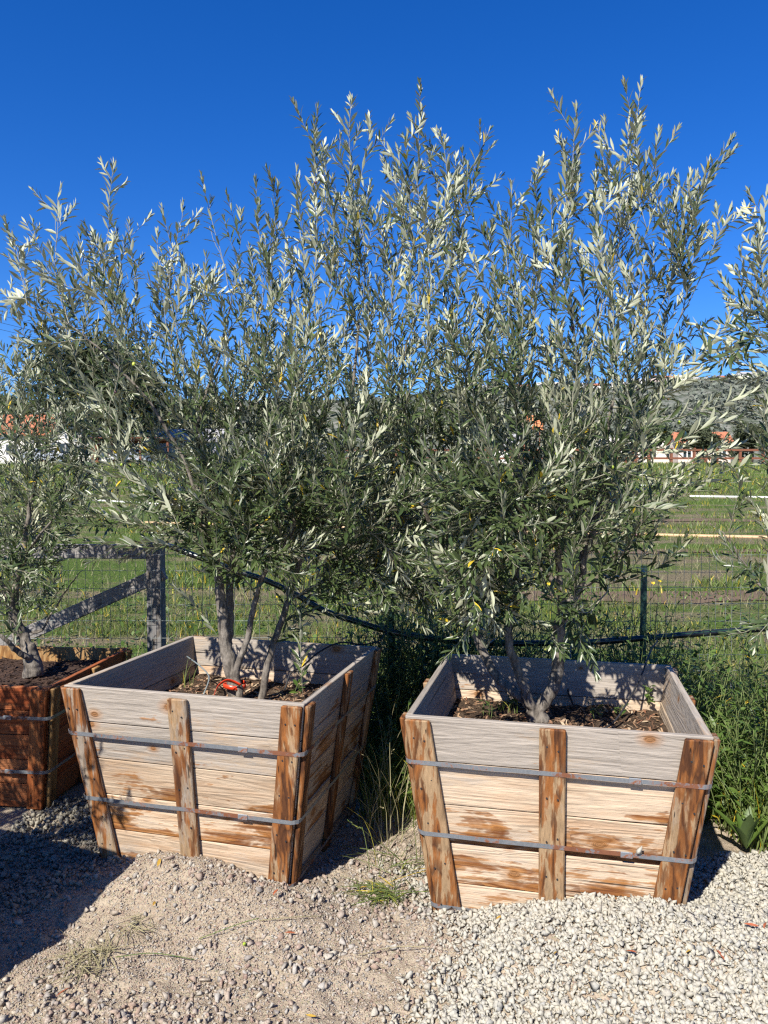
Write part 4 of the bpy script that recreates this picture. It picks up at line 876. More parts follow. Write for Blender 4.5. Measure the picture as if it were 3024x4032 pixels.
# ---------------------------------------------------------------- ribbon, pipe, drip tubes
def strip(path, w, th, wdir=Vector((0, 0, 1))):
    V = []; F = []; n = len(path)
    for i, p in enumerate(path):
        t = (path[min(i + 1, n - 1)] - path[max(i - 1, 0)]).normalized(); s = (wdir - t * wdir.dot(t)).normalized(); nn = t.cross(s)
        for a, b in ((-1, -1), (1, -1), (1, 1), (-1, 1)): V.append(p + s * w / 2 * a + nn * th / 2 * b)
    for i in range(n - 1):
        for k in range(4): F.append((i * 4 + k, i * 4 + (k + 1) % 4, i * 4 + 4 + (k + 1) % 4, i * 4 + 4 + k))
    F += [(3, 2, 1, 0), tuple((n - 1) * 4 + k for k in range(4))]
    return V, F
tr = at(507, 1480, 3.5); ring = [tr + Vector((math.cos(a) * .052, math.sin(a) * .05, .004 * math.sin(2 * a))) for a in np.linspace(0, 2 * math.pi, 22)]
V, F = strip(ring, .020, .0012); mb = MB().add(V, F)
V, F = strip(spline([at(520, 1480, 3.43), at(503, 1472, 3.42), at(488, 1470, 3.4), at(473, 1480, 3.38), at(465, 1494, 3.36), at(461, 1508, 3.35)], 5), .016, .0012, Vector((.3, -.5, 1))); mb.add(V, F)
tag(mb.build('ribbon', M['ribbon'], smooth=True), 'bright red plastic ribbon looped round the left olive trunk', 'ribbon')

pp = [(352, 1178, 4.6), (372, 1182, 4.5), (420, 1200, 4.45), (520, 1236, 4.42), (575, 1254, 4.4), (640, 1285, 4.38), (700, 1319, 4.36), (780, 1346, 4.35), (850, 1366, 4.34), (950, 1381, 4.33), (1080, 1389, 4.32), (1250, 1388, 4.3), (1400, 1378, 4.3), (1520, 1368, 4.3), (1660, 1357, 4.3), (1800, 1340, 4.3)]
pa = spline([at(*p) for p in pp], 5); root = thing('water_pipe', pa[0], 'thick black irrigation pipe sagging along the wire fence', 'pipe')
o = MB().tube([p - pa[0] for p in pa], .0175, 14).build('tube', M['blackpipe'], root, True)
o = MB().tube([p - pa[0] + Vector((0, -.0145, .0105)) for p in pa], .0014, 6).build('stripe', M['greenstripe'], root, True)
for (x, i) in ((835, 0), (1412, 0)):
    j = min(range(len(pa)), key=lambda k: abs(to_px(np.array([pa[k][:]]))[0][0] - x)); c = pa[j]; t = (pa[j + 1] - pa[j]).normalized()
    rg = [c - pa[0] + Vector((0, math.cos(a) * .024, math.sin(a) * .026)) for a in np.linspace(0, 6.283, 13)]; V, F = strip(rg, .012, .004, t); MB().add(V, F).build('clamp', M['cable'], root)
def tubeth(name, pts, r, label, mat='cable', cat='tube', per=6, group=None):
    P = spline([at(*p) for p in pts], per); o = MB().tube(P, r, 7).build(name, M[mat], None, True); return tag(o, label, cat, group)
g = 'thin black drip tubes'
tubeth('drip_tube', [(1240, 1388, 4.28), (1233, 1398, 4.0), (1232, 1420, 3.72), (1228, 1450, 3.6), (1227, 1490, 3.56), (1237, 1520, 3.52), (1240, 1535, 3.5)], .0042, 'thin black drip tube dropping down the back wall inside the right box', group=g)
tubeth('drip_tube', [(1412, 1378, 4.28), (1420, 1384, 4.0), (1408, 1402, 3.7), (1396, 1430, 3.5), (1385, 1460, 3.4), (1362, 1505, 3.3), (1330, 1555, 3.2), (1290, 1585, 3.1)], .0042, 'thin black drip tube slanting over the soil of the right box', group=g)
tubeth('drip_tube', [(835, 1366, 4.32), (818, 1385, 4.1), (780, 1392, 3.95), (735, 1388, 3.85), (690, 1408, 3.75), (655, 1438, 3.65), (628, 1455, 3.6), (615, 1490, 3.55)], .0042, 'thin black drip tube arching into the left grey box', group=g)
tubeth('drip_tube', [(404, 1418, 3.75), (430, 1437, 3.65), (448, 1455, 3.58), (451, 1470, 3.52), (440, 1500, 3.45)], .0035, 'short bent grey tube on the mulch, left side of the left grey box', 'wire', group=g)

# ---------------------------------------------------------------- fences
FY = 4.64
wf = thing('wire_fence', (0, FY, 0), 'welded wire mesh fence with green steel posts behind the boxes', 'fence')
wire_v = MB().tube([(0, 0, -.05), (0, 0, 1.17)], .0014, 4).mesh('wire', M['wire'])
wire_h = MB().tube([(-3.3, 0, 0), (3.3, 0, 0)], .0014, 4).mesh('wire', M['wire'])
for i in range(130):
    o = link('wire', wire_v, wf, loc=(-3.3 + i * .0508, random.uniform(-.004, .004), 0)); o.rotation_euler = (0, R(random.uniform(-.5, .5)), 0)
for i in range(12): link('wire', wire_h, wf, loc=(0, .003, .03 + i * .1016), rot=(0, R(random.uniform(-.25, .25)), 0))
for (dx, top) in ((1391, 1222), (846, 1215), (1990, 1215)):
    p = at(dx, top, FY - .03); mb = MB().box(p.x - .019, p.x + .019, -.035, -.030, -.3, p.z).box(p.x - .003, p.x + .003, -.0302, -.002, -.3, p.z - .001)
    for k in range(9): mb.box(p.x - .008, p.x + .008, -.041, -.0349, .1 + k * .11, .12 + k * .11)
    mb.build('post', M['tpost'], wf)
p = at(846, 1165, FY - .02); tag(MB().tube([(p.x, p.y, .9), (p.x + .003, p.y, 1.05), (p.x, p.y, p.z + .06)], .014, 8).build('stake', M['tanpipe'], None, True), 'orange-brown stake tied to the fence between the two trees', 'stake')
pt = at(336, 1172, 4.72)
wd = thing('wooden_fence', (pt.x, 4.72, 0), 'grey weathered timber corner post with rail and slanting brace', 'fence', None, R(-4))
o = MB().box(-.045, .045, -.045, .045, -.35, pt.z).build('post', M['greypost'], wd, bevel=.004); o.color = (.6, .45, .4, 1)
o = MB().box(-1.1, 1.1, -.019, .019, -.045, .045).build('rail', M['greyrail'], wd, bevel=.003); o.location = (-1.15, .03, pt.z - .06); o.color = (.6, .45, .6, 1)
o = MB().box(-.72, .72, -.019, .019, -.045, .045).build('brace', M['greyrail'], wd, bevel=.003); o.location = (-.60, -.01, .74); o.rotation_euler = (0, R(-24), 0); o.color = (.6, .45, .55, 1)
o = MB().box(-.045, .045, -.045, .045, -.35, pt.z - .01).build('post', M['greypost'], wd, bevel=.004); o.location = (-2.2, .03, 0); o.color = (.6, .45, .4, 1)

# ---------------------------------------------------------------- weeds and grass
def blades(P, h, w, lean, r=rng):
    n = len(P); az = r.uniform(0, 6.283, n); sd = np.stack([np.cos(az), np.sin(az), 0 * az], -1); a2 = r.uniform(0, 6.283, n)
    ln = np.stack([np.cos(a2), np.sin(a2), 0 * az], -1) * (lean * r.uniform(.2, 1, n))[:, None]; up_ = np.array([0, 0, 1.])
    m = P + (up_ * .55 + ln * .35) * h[:, None]; t = P + (up_ * .92 + ln) * h[:, None]
    V = np.stack([P - sd * w[:, None], P + sd * w[:, None], m + sd * w[:, None] * .8, m - sd * w[:, None] * .8, t], 1).reshape(-1, 3)
    f = np.array([[0, 1, 2], [0, 2, 3], [3, 2, 4]]); F = (f[None] + (np.arange(n) * 5)[:, None, None]).reshape(-1, 3)
    return V, F
def grass(name, x, y, hfun, h0, h1, w, lean, mat, label):
    z = hfun(x, y); n = len(x); V, F = blades(np.stack([x, y, z - .005], -1), rng.uniform(h0, h1, n), w * rng.uniform(.6, 1.3, n), lean)
    return tag(link(name, mesh_np(name, V, F, M[mat])), label, 'grass', kind='stuff')
def clumpy(x, y, s, seed, th): return fbm(x * s, y * s, 3, seed) > th
n = 60000; y = 4.55 + 4.5 * rng.random(n) ** 1.3; x = rng.uniform(-1, 1, n) * (y * .56); k = clumpy(x, y, 1.6, 61, -.05) & ~((y > 8.75) & (y < 9.45) & (rng.random(n) < .8)) & ~((y > 6.5) & (y < 6.8) & (rng.random(n) < .7))
grass('field_grass', x[k], y[k], field_h, .03, .12, .0028, .9, 'grass', 'low green grass of the field just behind the fence')
n = 90000; y = 9 + 18 * rng.random(n) ** 1.2; x = rng.uniform(-1, 1, n) * (y * .56); k = clumpy(x, y, .8, 62, -.06) & ~((y > 8.75) & (y < 9.5) & (rng.random(n) < .85)) & ~((y > 11.6) & (y < 12.2) & (rng.random(n) < .8)) & ~((y > 13.4) & (y < 14.3) & (rng.random(n) < .8)) & ~((y > 17.4) & (y < 18.3) & (rng.random(n) < .8)) & (rng.random(n) < .45 + 1.6 * fbm(x * .5, y * .9, 3, 77))
grass('field_grass', x[k], y[k], field_h, .05, .16, .007, .9, 'grass', 'green grass rows in the middle of the field')
n = 40000; y = 26 + 34 * rng.random(n); x = rng.uniform(-1, 1, n) * (y * .56); k = clumpy(x, y, .5, 63, -.08)
grass('field_grass', x[k], y[k], field_h, .1, .28, .022, .8, 'grass', 'far green part of the field')
n = 9000; y = 4.8 + 14 * rng.random(n) ** 1.3; x = rng.uniform(-1, 1, n) * (y * .56)
grass('dry_field_grass', x, y, field_h, .05, .16, .003, 1.3, 'drygrass', 'pale dry stalks among the field grass')
# broad low leaves in the near field
LV = Leaves(); r_ = random.Random(5)
for i in range(9000):
    y = 4.6 + 5.5 * r_.random() ** 1.5; x = r_.uniform(-1, 1) * y * .56
    if fbm(np.array(x * 1.3), np.array(y * 1.3), 3, 71) < -.02: continue
    a = r_.random() * 6.28; ti = r_.uniform(0, .9); d = Vector((math.cos(a) * math.cos(ti), math.sin(a) * math.cos(ti), math.sin(ti))); L = r_.uniform(.025, .075)
    LV.add((x, y, float(field_h(x, y)) + r_.uniform(0, .06)), d, Vector((-d.x * d.z, -d.y * d.z, 1)).normalized(), L, L * r_.uniform(.35, .6))
arr = LV.arrays(); tag(link('field_weeds', leaf_mesh('field_weeds', arr, np.arange(len(arr[0])), M['weedleaf'])), 'low broadleaf weeds in the field behind the fence', 'weeds', kind='stuff')

def weed(LV, mb, base, h, r, L=.05, asp=.28, lean=.25, gap=.03, branch=2, droop=.1):
    d = Vector((r.uniform(-lean, lean), r.uniform(-lean, lean), 1)).normalized(); n = 6; P = [Vector(base)]
    for k in range(n): d = (d + rand_unit(r) * .13 + Vector((0, 0, -.02))).normalized(); P.append(P[-1] + d * h / n)
    mb.tube(P, [.0022 * (1 - .7 * k / n) * (h / .5) ** .5 + .0006 for k in range(n + 1)], 4); s = h * .12; az = r.random() * 6
    while s < h:
        q = s / h * n; j = min(int(q), n - 1); p = P[j].lerp(P[j + 1], q - j); az += 2.4 + r.uniform(-.4, .4); el = r.uniform(.1, .9)
        dd = Vector((math.cos(az) * math.cos(el), math.sin(az) * math.cos(el), math.sin(el) - droop)).normalized(); Ll = L * r.uniform(.6, 1.25) * (1.15 - .5 * s / h)
        LV.add(p, dd, (Vector((0, 0, 1)) + rand_unit(r) * .35).normalized(), Ll, Ll * asp * r.uniform(.8, 1.2)); s += gap * r.uniform(.6, 1.4)
    if branch and h > .25:
        for _ in range(branch): j = r.randint(1, n - 2); weed(LV, mb, P[j], h * r.uniform(.35, .55), r, L * .8, asp, .7, gap, 0, droop)
def weed_mass(name, spots, label, hr, L=.05, asp=.28, seed=1, gap=.03, lean=.25):
    LV = Leaves(); mb = MB(); r = random.Random(seed)
    for (x, y, z) in spots: weed(LV, mb, (x, y, z), r.uniform(*hr), r, L * r.uniform(.7, 1.3), asp * r.uniform(.7, 1.4), lean, gap)
    root = thing(name, (0, 0, 0), label, 'weeds'); root['kind'] = 'stuff'
    arr = LV.arrays(); o = link('leaves', leaf_mesh('leaves', arr, np.arange(len(arr[0])), M['weedleaf']), root); o['kind'] = 'stuff'
    o = mb.build('stems', M['weedstem'], root, True); o['kind'] = 'stuff'
def spots(x0, x1, y0, y1, n, seed):
    r = np.random.default_rng(seed); x = r.uniform(x0, x1, n); y = r.uniform(y0, y1, n); k = ~in_box(x, y, .1); x, y = x[k], y[k]
    return list(zip(x, y, yard_h(x, y, False)))
weed_mass('tall_weeds', [q for q in spots(1.36, 2.15, 3.2, 4.55, 330, 3) if q[0] > 1.42 + (3.9 - q[1]) * .22], 'tall tangled green weeds right of the stained box', (.25, .8), .065, .26, 3)
weed_mass('fence_weeds', spots(-.1, 1.6, 4.0, 4.6, 230, 4), 'dark leafy weeds along the fence behind the right box', (.55, 1.0), .055, .3, 4)
weed_mass('gap_weeds', spots(-.12, .38, 3.65, 4.55, 110, 5), 'shaded weeds filling the gap between the two grey boxes', (.12, .42), .06, .28, 5)
weed_mass('fence_weeds', spots(-.15, .6, 4.15, 4.6, 110, 9), 'tall dark weeds at the fence behind the gap between the boxes', (.7, 1.15), .06, .3, 9)
weed_mass('fence_weeds', spots(-1.4, -.1, 4.2, 4.6, 55, 6), 'thin weeds at the fence foot behind the left grey box', (.3, .75), .05, .35, 6)
weed_mass('fence_weeds', spots(-2.6, -1.4, 4.55, 5.2, 80, 7), 'broadleaf weeds under the timber brace at the left', (.2, .5), .06, .5, 7)
x = rng.uniform(1.3, 2.2, 2600); y = rng.uniform(3.15, 4.6, 2600); k = ~in_box(x, y, .08) & (x > 1.45 + (3.9 - y) * .22); grass('tall_grass', x[k], y[k], lambda a, b: yard_h(a, b, False), .12, .5, .003, .8, 'grass', 'tall grass among the weeds at the right edge')
x = rng.uniform(-.15, .42, 900); y = rng.uniform(3.5, 4.6, 900); k = ~in_box(x, y, .08); grass('tall_grass', x[k], y[k], lambda a, b: yard_h(a, b, False), .1, .4, .003, .7, 'grass', 'tall shaded grass in the gap between the boxes')
x = rng.uniform(-2.6, .3, 4000); y = rng.uniform(4.1, 4.65, 4000); k = ~in_box(x, y, .08); grass('tall_grass', x[k], y[k], lambda a, b: yard_h(a, b, False), .1, .4, .0028, .7, 'grass', 'grass along the foot of the wire fence')

def plant(name, label, base, stems, hr, L, asp, seed, gap=.03, lean=.3, cat='plant'):
    root = thing(name, base, label, cat); r = random.Random(seed); LV = Leaves(); mb = MB()
    for _ in range(stems): weed(LV, mb, (r.uniform(-.02, .02), r.uniform(-.02, .02), 0), r.uniform(*hr), r, L, asp, lean, gap, 1)
    arr = LV.arrays()
    tag(link('foliage', leaf_mesh('foliage', arr, np.arange(len(arr[0])), M['weedleaf']), root), kind='stuff'); mb.build('stem', M['weedstem'], root, True); return root
gz = lambda x, y: float(yard_h(np.array(x), np.array(y), False))
plant('leafy_weed', 'pale green broadleaf weed at the back right corner of the stained box', (1.42, 3.62, gz(1.42, 3.62)), 5, (.75, .98), .075, .4, 81, .03, .12)
plant('small_weed', 'small leafy seedling in the back right of the left grey box', tuple(at(642, 1500, 3.55)), 3, (.08, .16), .035, .45, 82, .02)
for i, (x, y, yy, lb) in enumerate(((1105, 1530, 3.5, 'left of the fork'), (1290, 1550, 3.3, 'right of the trunk'), (1400, 1520, 3.45, 'by the right inner wall'), (1050, 1550, 3.3, 'by the left inner wall'), (1340, 1545, 3.35, 'below the slanting drip tube'))):
    plant('small_weed', 'tiny green weed on the mulch of the right box, ' + lb, tuple(at(x, y, yy)), 3, (.04, .11), .035, .5, 90 + i, .018)
# broad dock leaf at the right edge
root = thing('dock_plant', (1.55, 3.2, gz(1.55, 3.2)), 'bright green broad-leaved dock plant at the right edge by the gravel', 'plant')
LV = Leaves(); r_ = random.Random(3)
for k in range(7):
    a = k * .9; el = r_.uniform(.9, 1.35); L = r_.uniform(.14, .24); d = Vector((math.cos(a) * math.cos(el), math.sin(a) * math.cos(el), math.sin(el)))
    o = bpy.data.objects.new('leaf', mesh_np('dock_leaf', LEAFS[1][0], LEAFS[1][1], M['weedleaf'], True)); COL.objects.link(o); o.parent = root
    n_ = Vector((-math.cos(a) * math.sin(el), -math.sin(a) * math.sin(el), math.cos(el))); s_ = n_.cross(d); W = L * .3
    o.matrix_local = Matrix(((d.x * L, s_.x * W, n_.x * L, 0), (d.y * L, s_.y * W, n_.y * L, 0), (d.z * L, s_.z * W, n_.z * L, .02), (0, 0, 0, 1)))

# grass sprouts, seed grass, heaps of cut grass
def tuft(name, label, base, n, h, w, lean, mat, seed, flat=0.0, spread=.02, seedheads=False):
    r = np.random.default_rng(seed); P = np.stack([r.uniform(-spread, spread, n), r.uniform(-spread, spread, n), r.uniform(0, .012, n) * (1 if flat else 0)], -1)
    V = []; F = []; mb = MB()
    for i in range(n):
        a = r.uniform(0, 6.283); L = r.uniform(*h); p = Vector(P[i]); e = r.uniform(.02, .25) if flat else r.uniform(1.1, 1.5); pts = [p]; d = Vector((math.cos(a) * math.cos(e), math.sin(a) * math.cos(e), math.sin(e)))
        for k in range(5):
            pts.append(pts[-1] + d * L / 5); d = (d + Vector((math.cos(a), math.sin(a), 0)) * lean * .25 + rand_unit(random) * .06 - Vector((0, 0, .05 if flat else .1 * lean))).normalized()
        wd_ = Vector((-math.sin(a), math.cos(a), r.uniform(-.5, .5))).normalized(); N0 = len(V)
        for k, q in enumerate(pts): ww = w * (1 - (k / 5) ** 2 * .9) / 2; V += [q - wd_ * ww, q + wd_ * ww]
        F += [(N0 + 2 * k, N0 + 2 * k + 1, N0 + 2 * k + 3, N0 + 2 * k + 2) for k in range(5)]
        if seedheads and i % 4 == 0:
            for k in range(9):
                q = pts[-1].lerp(pts[-2], k / 7); dd = (d * 1 + rand_unit(random) * .5).normalized(); N1 = len(V); s_ = dd.orthogonal().normalized() * .0016; V += [q, q + dd * .006 + s_, q + dd * .014, q + dd * .006 - s_]; F.append((N1, N1 + 1, N1 + 2, N1 + 3))
    o = link(name, mesh_np(name, V, F, M[mat]), loc=base); return tag(o, label, 'grass')
tuft('grass_sprout', 'two fresh grass sprouts left of the trunk in the left grey box', tuple(at(402, 1482, 3.62)), 9, (.07, .15), .004, .4, 'grass', 1, spread=.03)
tuft('grass_sprout', 'grass tuft at the fork foot in the right box', tuple(at(1095, 1535, 3.42)), 26, (.04, .11), .003, .9, 'grass', 2, spread=.05)
tuft('grass_sprout', 'grass tuft behind the fork in the right box', tuple(at(1180, 1520, 3.55)), 16, (.04, .09), .003, .9, 'grass', 12, spread=.05)
tuft('seed_grass', 'tall pale seed grass drooping beside the left box side wall', (.0, 3.42, gz(0, 3.42)), 34, (.35, .85), .003, .75, 'drygrass', 3, spread=.09, seedheads=True)
tuft('seed_grass', 'nodding green seed grass in front of the dark gap', (-.02, 3.12, gz(-.02, 3.12)), 12, (.15, .36), .003, .8, 'grass', 4, spread=.06, seedheads=True)
def gpt(dx, dy):
    z = 0.0
    for _ in range(6):
        d = at(dx, dy, 1.0) - Vector((0, 0, CAM_Z)); t = (z - CAM_Z) / d.z; p = Vector((0, 0, CAM_Z)) + d * t; z = gz(p.x, p.y)
    p.z = z; return p
def onto(p, dz): return (p.x, p.y, p.z + dz)
tuft('grass_clump', 'heap of cut green grass lying between the two boxes', onto(gpt(815, 1940), .015), 110, (.05, .16), .004, .3, 'grass', 5, 1, .07)
tuft('grass_clump', 'withered green grass heap on the dirt at bottom left', onto(gpt(190, 2085), .012), 90, (.05, .16), .0035, .3, 'drygrass', 6, 1, .07)
tuft('grass_clump', 'long cut stalks beside the left stave of the right box', onto(gpt(890, 1880), .02), 26, (.12, .38), .004, .2, 'grass', 7, 1, .09)
tuft('grass_clump', 'dark dried weed clump on the pebbles at bottom left', onto(gpt(300, 2010), .012), 40, (.04, .12), .003, .3, 'drygrass', 8, 1, .06)
tuft('dry_weed', 'small dried weed against the stained front of the right box', onto(gpt(1035, 1955), .0), 9, (.06, .15), .005, .9, 'drygrass', 9, spread=.03)
tuft('dry_weed', 'little green weed sprig at the foot of the right box', onto(gpt(1115, 1948), .0), 12, (.03, .07), .004, .7, 'grass', 10, spread=.03)
for i, (a, b, c_, lb) in enumerate((((770, 1962), (860, 1945), (935, 1935), 'long pale grass stalk lying across the gravel between the boxes'), ((775, 2075), (850, 2062), (930, 2058), 'curved grass blade lying on the dirt in the centre foreground'), ((250, 2080), (330, 2075), (420, 2085), 'green grass stalk lying across the pebbles at lower left'), ((560, 2000), (640, 1996), (700, 1990), 'thin straw lying on the dirt heap'), ((430, 2040), (520, 2010), (560, 1995), 'dry stalk lying in front of the left box'))):
    pts = [gpt(*a) + Vector((0, 0, .02)), gpt(*b) + Vector((0, 0, .026)), gpt(*c_) + Vector((0, 0, .02))]
    tag(MB().tube(spline(pts, 5), .0014, 5).build('grass_stalk', M['grass'] if i % 2 == 0 else M['drygrass'], None, True), lb, 'stalk', 'loose stalks on the ground')
# fallen leaves
FL = [(340, 1885, 'dryleaf', 'yellow fallen leaf on the dirt heap before the left box'), (330, 1970, 'dryleaf', 'yellow fallen leaf leaning on pebbles, lower left'), (615, 1905, 'dryleaf', 'small orange leaf on the dirt right of the left box'), (795, 1928, 'dryleaf', 'orange leaf tip in the cut grass heap'), (1650, 2022, 'rustleaf', 'rust-red leaf at the right end of the cream gravel'), (1606, 2010, 'rustleaf', 'dark red leaf on the cream gravel near the right edge'), (1565, 2085, 'rustleaf', 'pale red leaf on the cream gravel lower right'), (1480, 2062, 'dryleaf', 'bright orange leaf on the cream gravel right of centre'), (1200, 2064, 'dryleaf', 'thin yellow leaf on the cream gravel in the middle'), (1350, 2055, 'rustleaf', 'brown curled leaf standing in the cream gravel'), (590, 1948, 'rustleaf', 'reddish leaf on the dirt in front of the left box corner'), (640, 2030, 'rustleaf', 'dry red strip of leaf among the pebbles in the foreground centre'), (1070, 2005, 'dryleaf', 'tan leaf at the left end of the cream gravel'), (255, 1795, 'rustleaf', 'red-brown leaf in the shaded grey gravel'), (660, 2208, 'dryleaf', 'yellow leaf at the very bottom edge of the dirt'), (120, 2170, 'rustleaf', 'red leaf lying at bottom left')]
for i, (x, y, m, lb) in enumerate(FL):
    p = gpt(x, y); r_ = random.Random(i); V, F = LEAFS[i % 6]; L = r_.uniform(.035, .055); o = link('fallen_leaf', mesh_np('fallen_leaf', V * np.array([L, L * .26, L]), F, M[m], True), loc=onto(p, .024)); o.rotation_euler = (r_.uniform(-.5, .5), r_.uniform(-.4, .1), r_.uniform(0, 6.28)); tag(o, lb, 'leaf', 'fallen leaves')
p = gpt(528, 2050); o = link('fallen_olive', OLIVES[0], loc=onto(p, .018)); o.rotation_euler = (1.2, .4, 0); tag(o, 'green olive fallen on the dirt in the foreground', 'olive')
# stone lodged on the strap of the right box
V, F = hull(777, 12, (1, .8, 1.1)); p = at(1383, 1836, 2.56); o = link('stone', mesh_np('stone', V * .017, F, M['cream_stone']), loc=p); tag(o, 'white stone lodged on the lower strap of the stained box', 'stone')
# yellow daisies
for i, (x, y, Y) in enumerate(((1125, 1270, 4.9), (1185, 1262, 5.2), (1410, 1260, 5.0), (1130, 1345, 4.45), (1155, 1338, 4.5), (560, 1262, 5.2), (625, 1268, 5.0), (600, 1290, 4.9), (408, 1355, 4.9), (280, 1405, 4.75), (1425, 1255, 5.1), (1240, 1285, 4.6))):
    p = at(x, y, Y); mb = MB()
    for k in range(9):
        a = k * .698; d = Vector((math.cos(a), math.sin(a) * .5 - .2, math.sin(a) * .6 + .35)).normalized(); s_ = d.orthogonal().normalized() * .003; N0 = Vector((0, 0, 0)); mb.add([N0, d * .009 + s_, d * .017, d * .009 - s_], [(0, 1, 2, 3)])
    root = thing('daisy', (p.x, p.y, p.z), 'yellow daisy ' + ('behind the left stem of the right tree', 'between the stems of the right tree', 'just right of the green fence post top', 'over the black pipe, left of the right trunk', 'over the black pipe, beside the right trunk', 'left of the slender left tree stems, upper', 'behind the leaning stem of the left tree', 'between the leaning stems of the left tree', 'left of the main trunk of the left tree', 'at the back corner of the red-brown box', 'right of the green fence post, higher one', 'above the pipe right of the right trunk')[i], 'flower', 'yellow daisies')
    mb.build('petals', M['yellow'], root); MB().tube([(0, 0, -.25), (.01, 0, -.12), (0, 0, 0)], .0014, 4).build('stem', M['weedstem'], root)

# ---------------------------------------------------------------- things lying in the field
def fpt(dx, dy):
    d = at(dx, dy, 1.0) - Vector((0, 0, CAM_Z)); t = 4.6
    while t < 200:
        p = Vector((0, 0, CAM_Z)) + d * t
        if p.z <= float(field_h(p.x, p.y)): return p
        t += .05
    return p
def field_pipe(pts, r, mat, label):
    P = [fpt(*q) + Vector((0, 0, r * .8)) for q in pts]; tag(MB().tube(spline(P, 4), r, 8).build('irrigation_pipe', M[mat], None, True), label, 'pipe', 'pipes lying in the field')
field_pipe([(1490, 1074), (1560, 1075), (1640, 1076), (1800, 1078)], .035, 'pvc', 'white pipe lying in the grass at the right side of the field')
field_pipe([(1330, 1052), (1420, 1050), (1480, 1049)], .04, 'pvc', 'short white pipe in the field behind the right tree')
field_pipe([(1000, 1150), (1150, 1153), (1300, 1155), (1430, 1159), (1560, 1162), (1700, 1165)], .034, 'tanpipe', 'long tan pipe across the field on the right')
field_pipe([(300, 1131), (420, 1134), (560, 1138), (760, 1142), (900, 1144)], .03, 'tanpipe', 'long pale tan pipe across the field behind the left tree')
field_pipe([(200, 1082), (330, 1090), (440, 1096)], .03, 'pvc', 'thin white pipe in the field behind the left tree')

# ---------------------------------------------------------------- background
def far(dx, Y): return (dx - 829.5) / (FPX / K) * Y
fz = lambda x, y: float(field_h(np.array(float(x)), np.array(float(y))))
def far_tree(label, x, Y, h, rad, lobes, n, leaf, mat, seed, name='tree', z0=None, trunk_h=.35, group='far trees'):
    r = np.random.default_rng(seed); z = fz(x, Y) if z0 is None else z0; root = thing(name, (x, Y, z), label, 'tree', group)
    mb = MB(); mb.tube([(0, 0, -.3), (.03 * h, 0, h * .2), (0, 0, h * trunk_h), (0, 0, h * .7)], [rad * .07, rad * .055, rad * .045, rad * .02], 7)
    C = []
    for k in range(lobes):
        a = r.uniform(0, 6.28); q = r.uniform(.1, .62) * rad; cz = h * r.uniform(trunk_h, .82); C.append((math.cos(a) * q, math.sin(a) * q, cz, rad * r.uniform(.3, .5))); mb.tube([(0, 0, h * trunk_h * .8), (C[-1][0] * .5, C[-1][1] * .5, cz * .8), C[-1][:3]], [rad * .03, rad * .02, rad * .008], 5)
    mb.build('trunk', M['darkbark'], root, True)
    w = r.integers(0, lobes, n); u = r.normal(size=(n, 3)); u /= np.linalg.norm(u, axis=1)[:, None]; Ca = np.array(C)[w]; rr_ = Ca[:, 3:4] * r.uniform(.55, 1.08, (n, 1)); P = Ca[:, :3] + u * rr_ * np.array([1, 1, .8])
    d = r.normal(size=(n, 3)); d /= np.linalg.norm(d, axis=1)[:, None]; nn = u + r.normal(size=(n, 3)) * .5; s_ = np.cross(nn, d); s_ /= np.linalg.norm(s_, axis=1)[:, None]; d = np.cross(s_, nn); d /= np.linalg.norm(d, axis=1)[:, None]
    L = leaf * r.uniform(.6, 1.4, n)[:, None]; V = np.stack([P - d * L, P + s_ * L * .5, P + d * L, P - s_ * L * .5], 1).reshape(-1, 3)
    tag(link('crown', mesh_np('crown', V, np.arange(n * 4).reshape(-1, 4), M[mat]), root), kind='stuff'); return root
far_tree('large dark round tree towering over the houses at the left', far(225, 84), 84, 15.5, 9.6, 30, 17000, .3, 'bgleaf', 1, trunk_h=.2)
far_tree('lower dark tree at the far left edge behind the roofs', far(20, 110), 110, 11, 6, 12, 5000, .3, 'bgleaf', 2)
far_tree('dark tree beyond the field seen between the left tree stems', far(420, 105), 105, 10, 6, 12, 5000, .3, 'bgleaf', 3)
far_tree('rounded tree beyond the field behind the left crown', far(620, 100), 100, 9, 6, 12, 4000, .3, 'bgleaf2', 4)
far_tree('tree beyond the field in the picture centre', far(850, 105), 105, 9, 5.5, 12, 4000, .3, 'bgleaf', 5)
far_tree('tree beyond the field left of the orange roof', far(1030, 92), 92, 7.5, 5, 12, 4000, .26, 'bgleaf2', 6)
far_tree('dark shrubby tree at the field edge, far right', far(1620, 72), 72, 4.2, 3, 10, 4000, .16, 'bgleaf', 7)
far_tree('dark shrubby tree at the field edge, second from the right', far(1515, 74), 74, 4.0, 2.8, 10, 3500, .16, 'bgleaf', 8)
far_tree('small tree at the field edge behind the right crown', far(1400, 82), 82, 4.4, 2.6, 8, 2500, .18, 'bgleaf2', 9)
far_tree('small tree right of the orange roof', far(1260, 88), 88, 5.2, 3.2, 8, 2500, .18, 'bgleaf', 10)

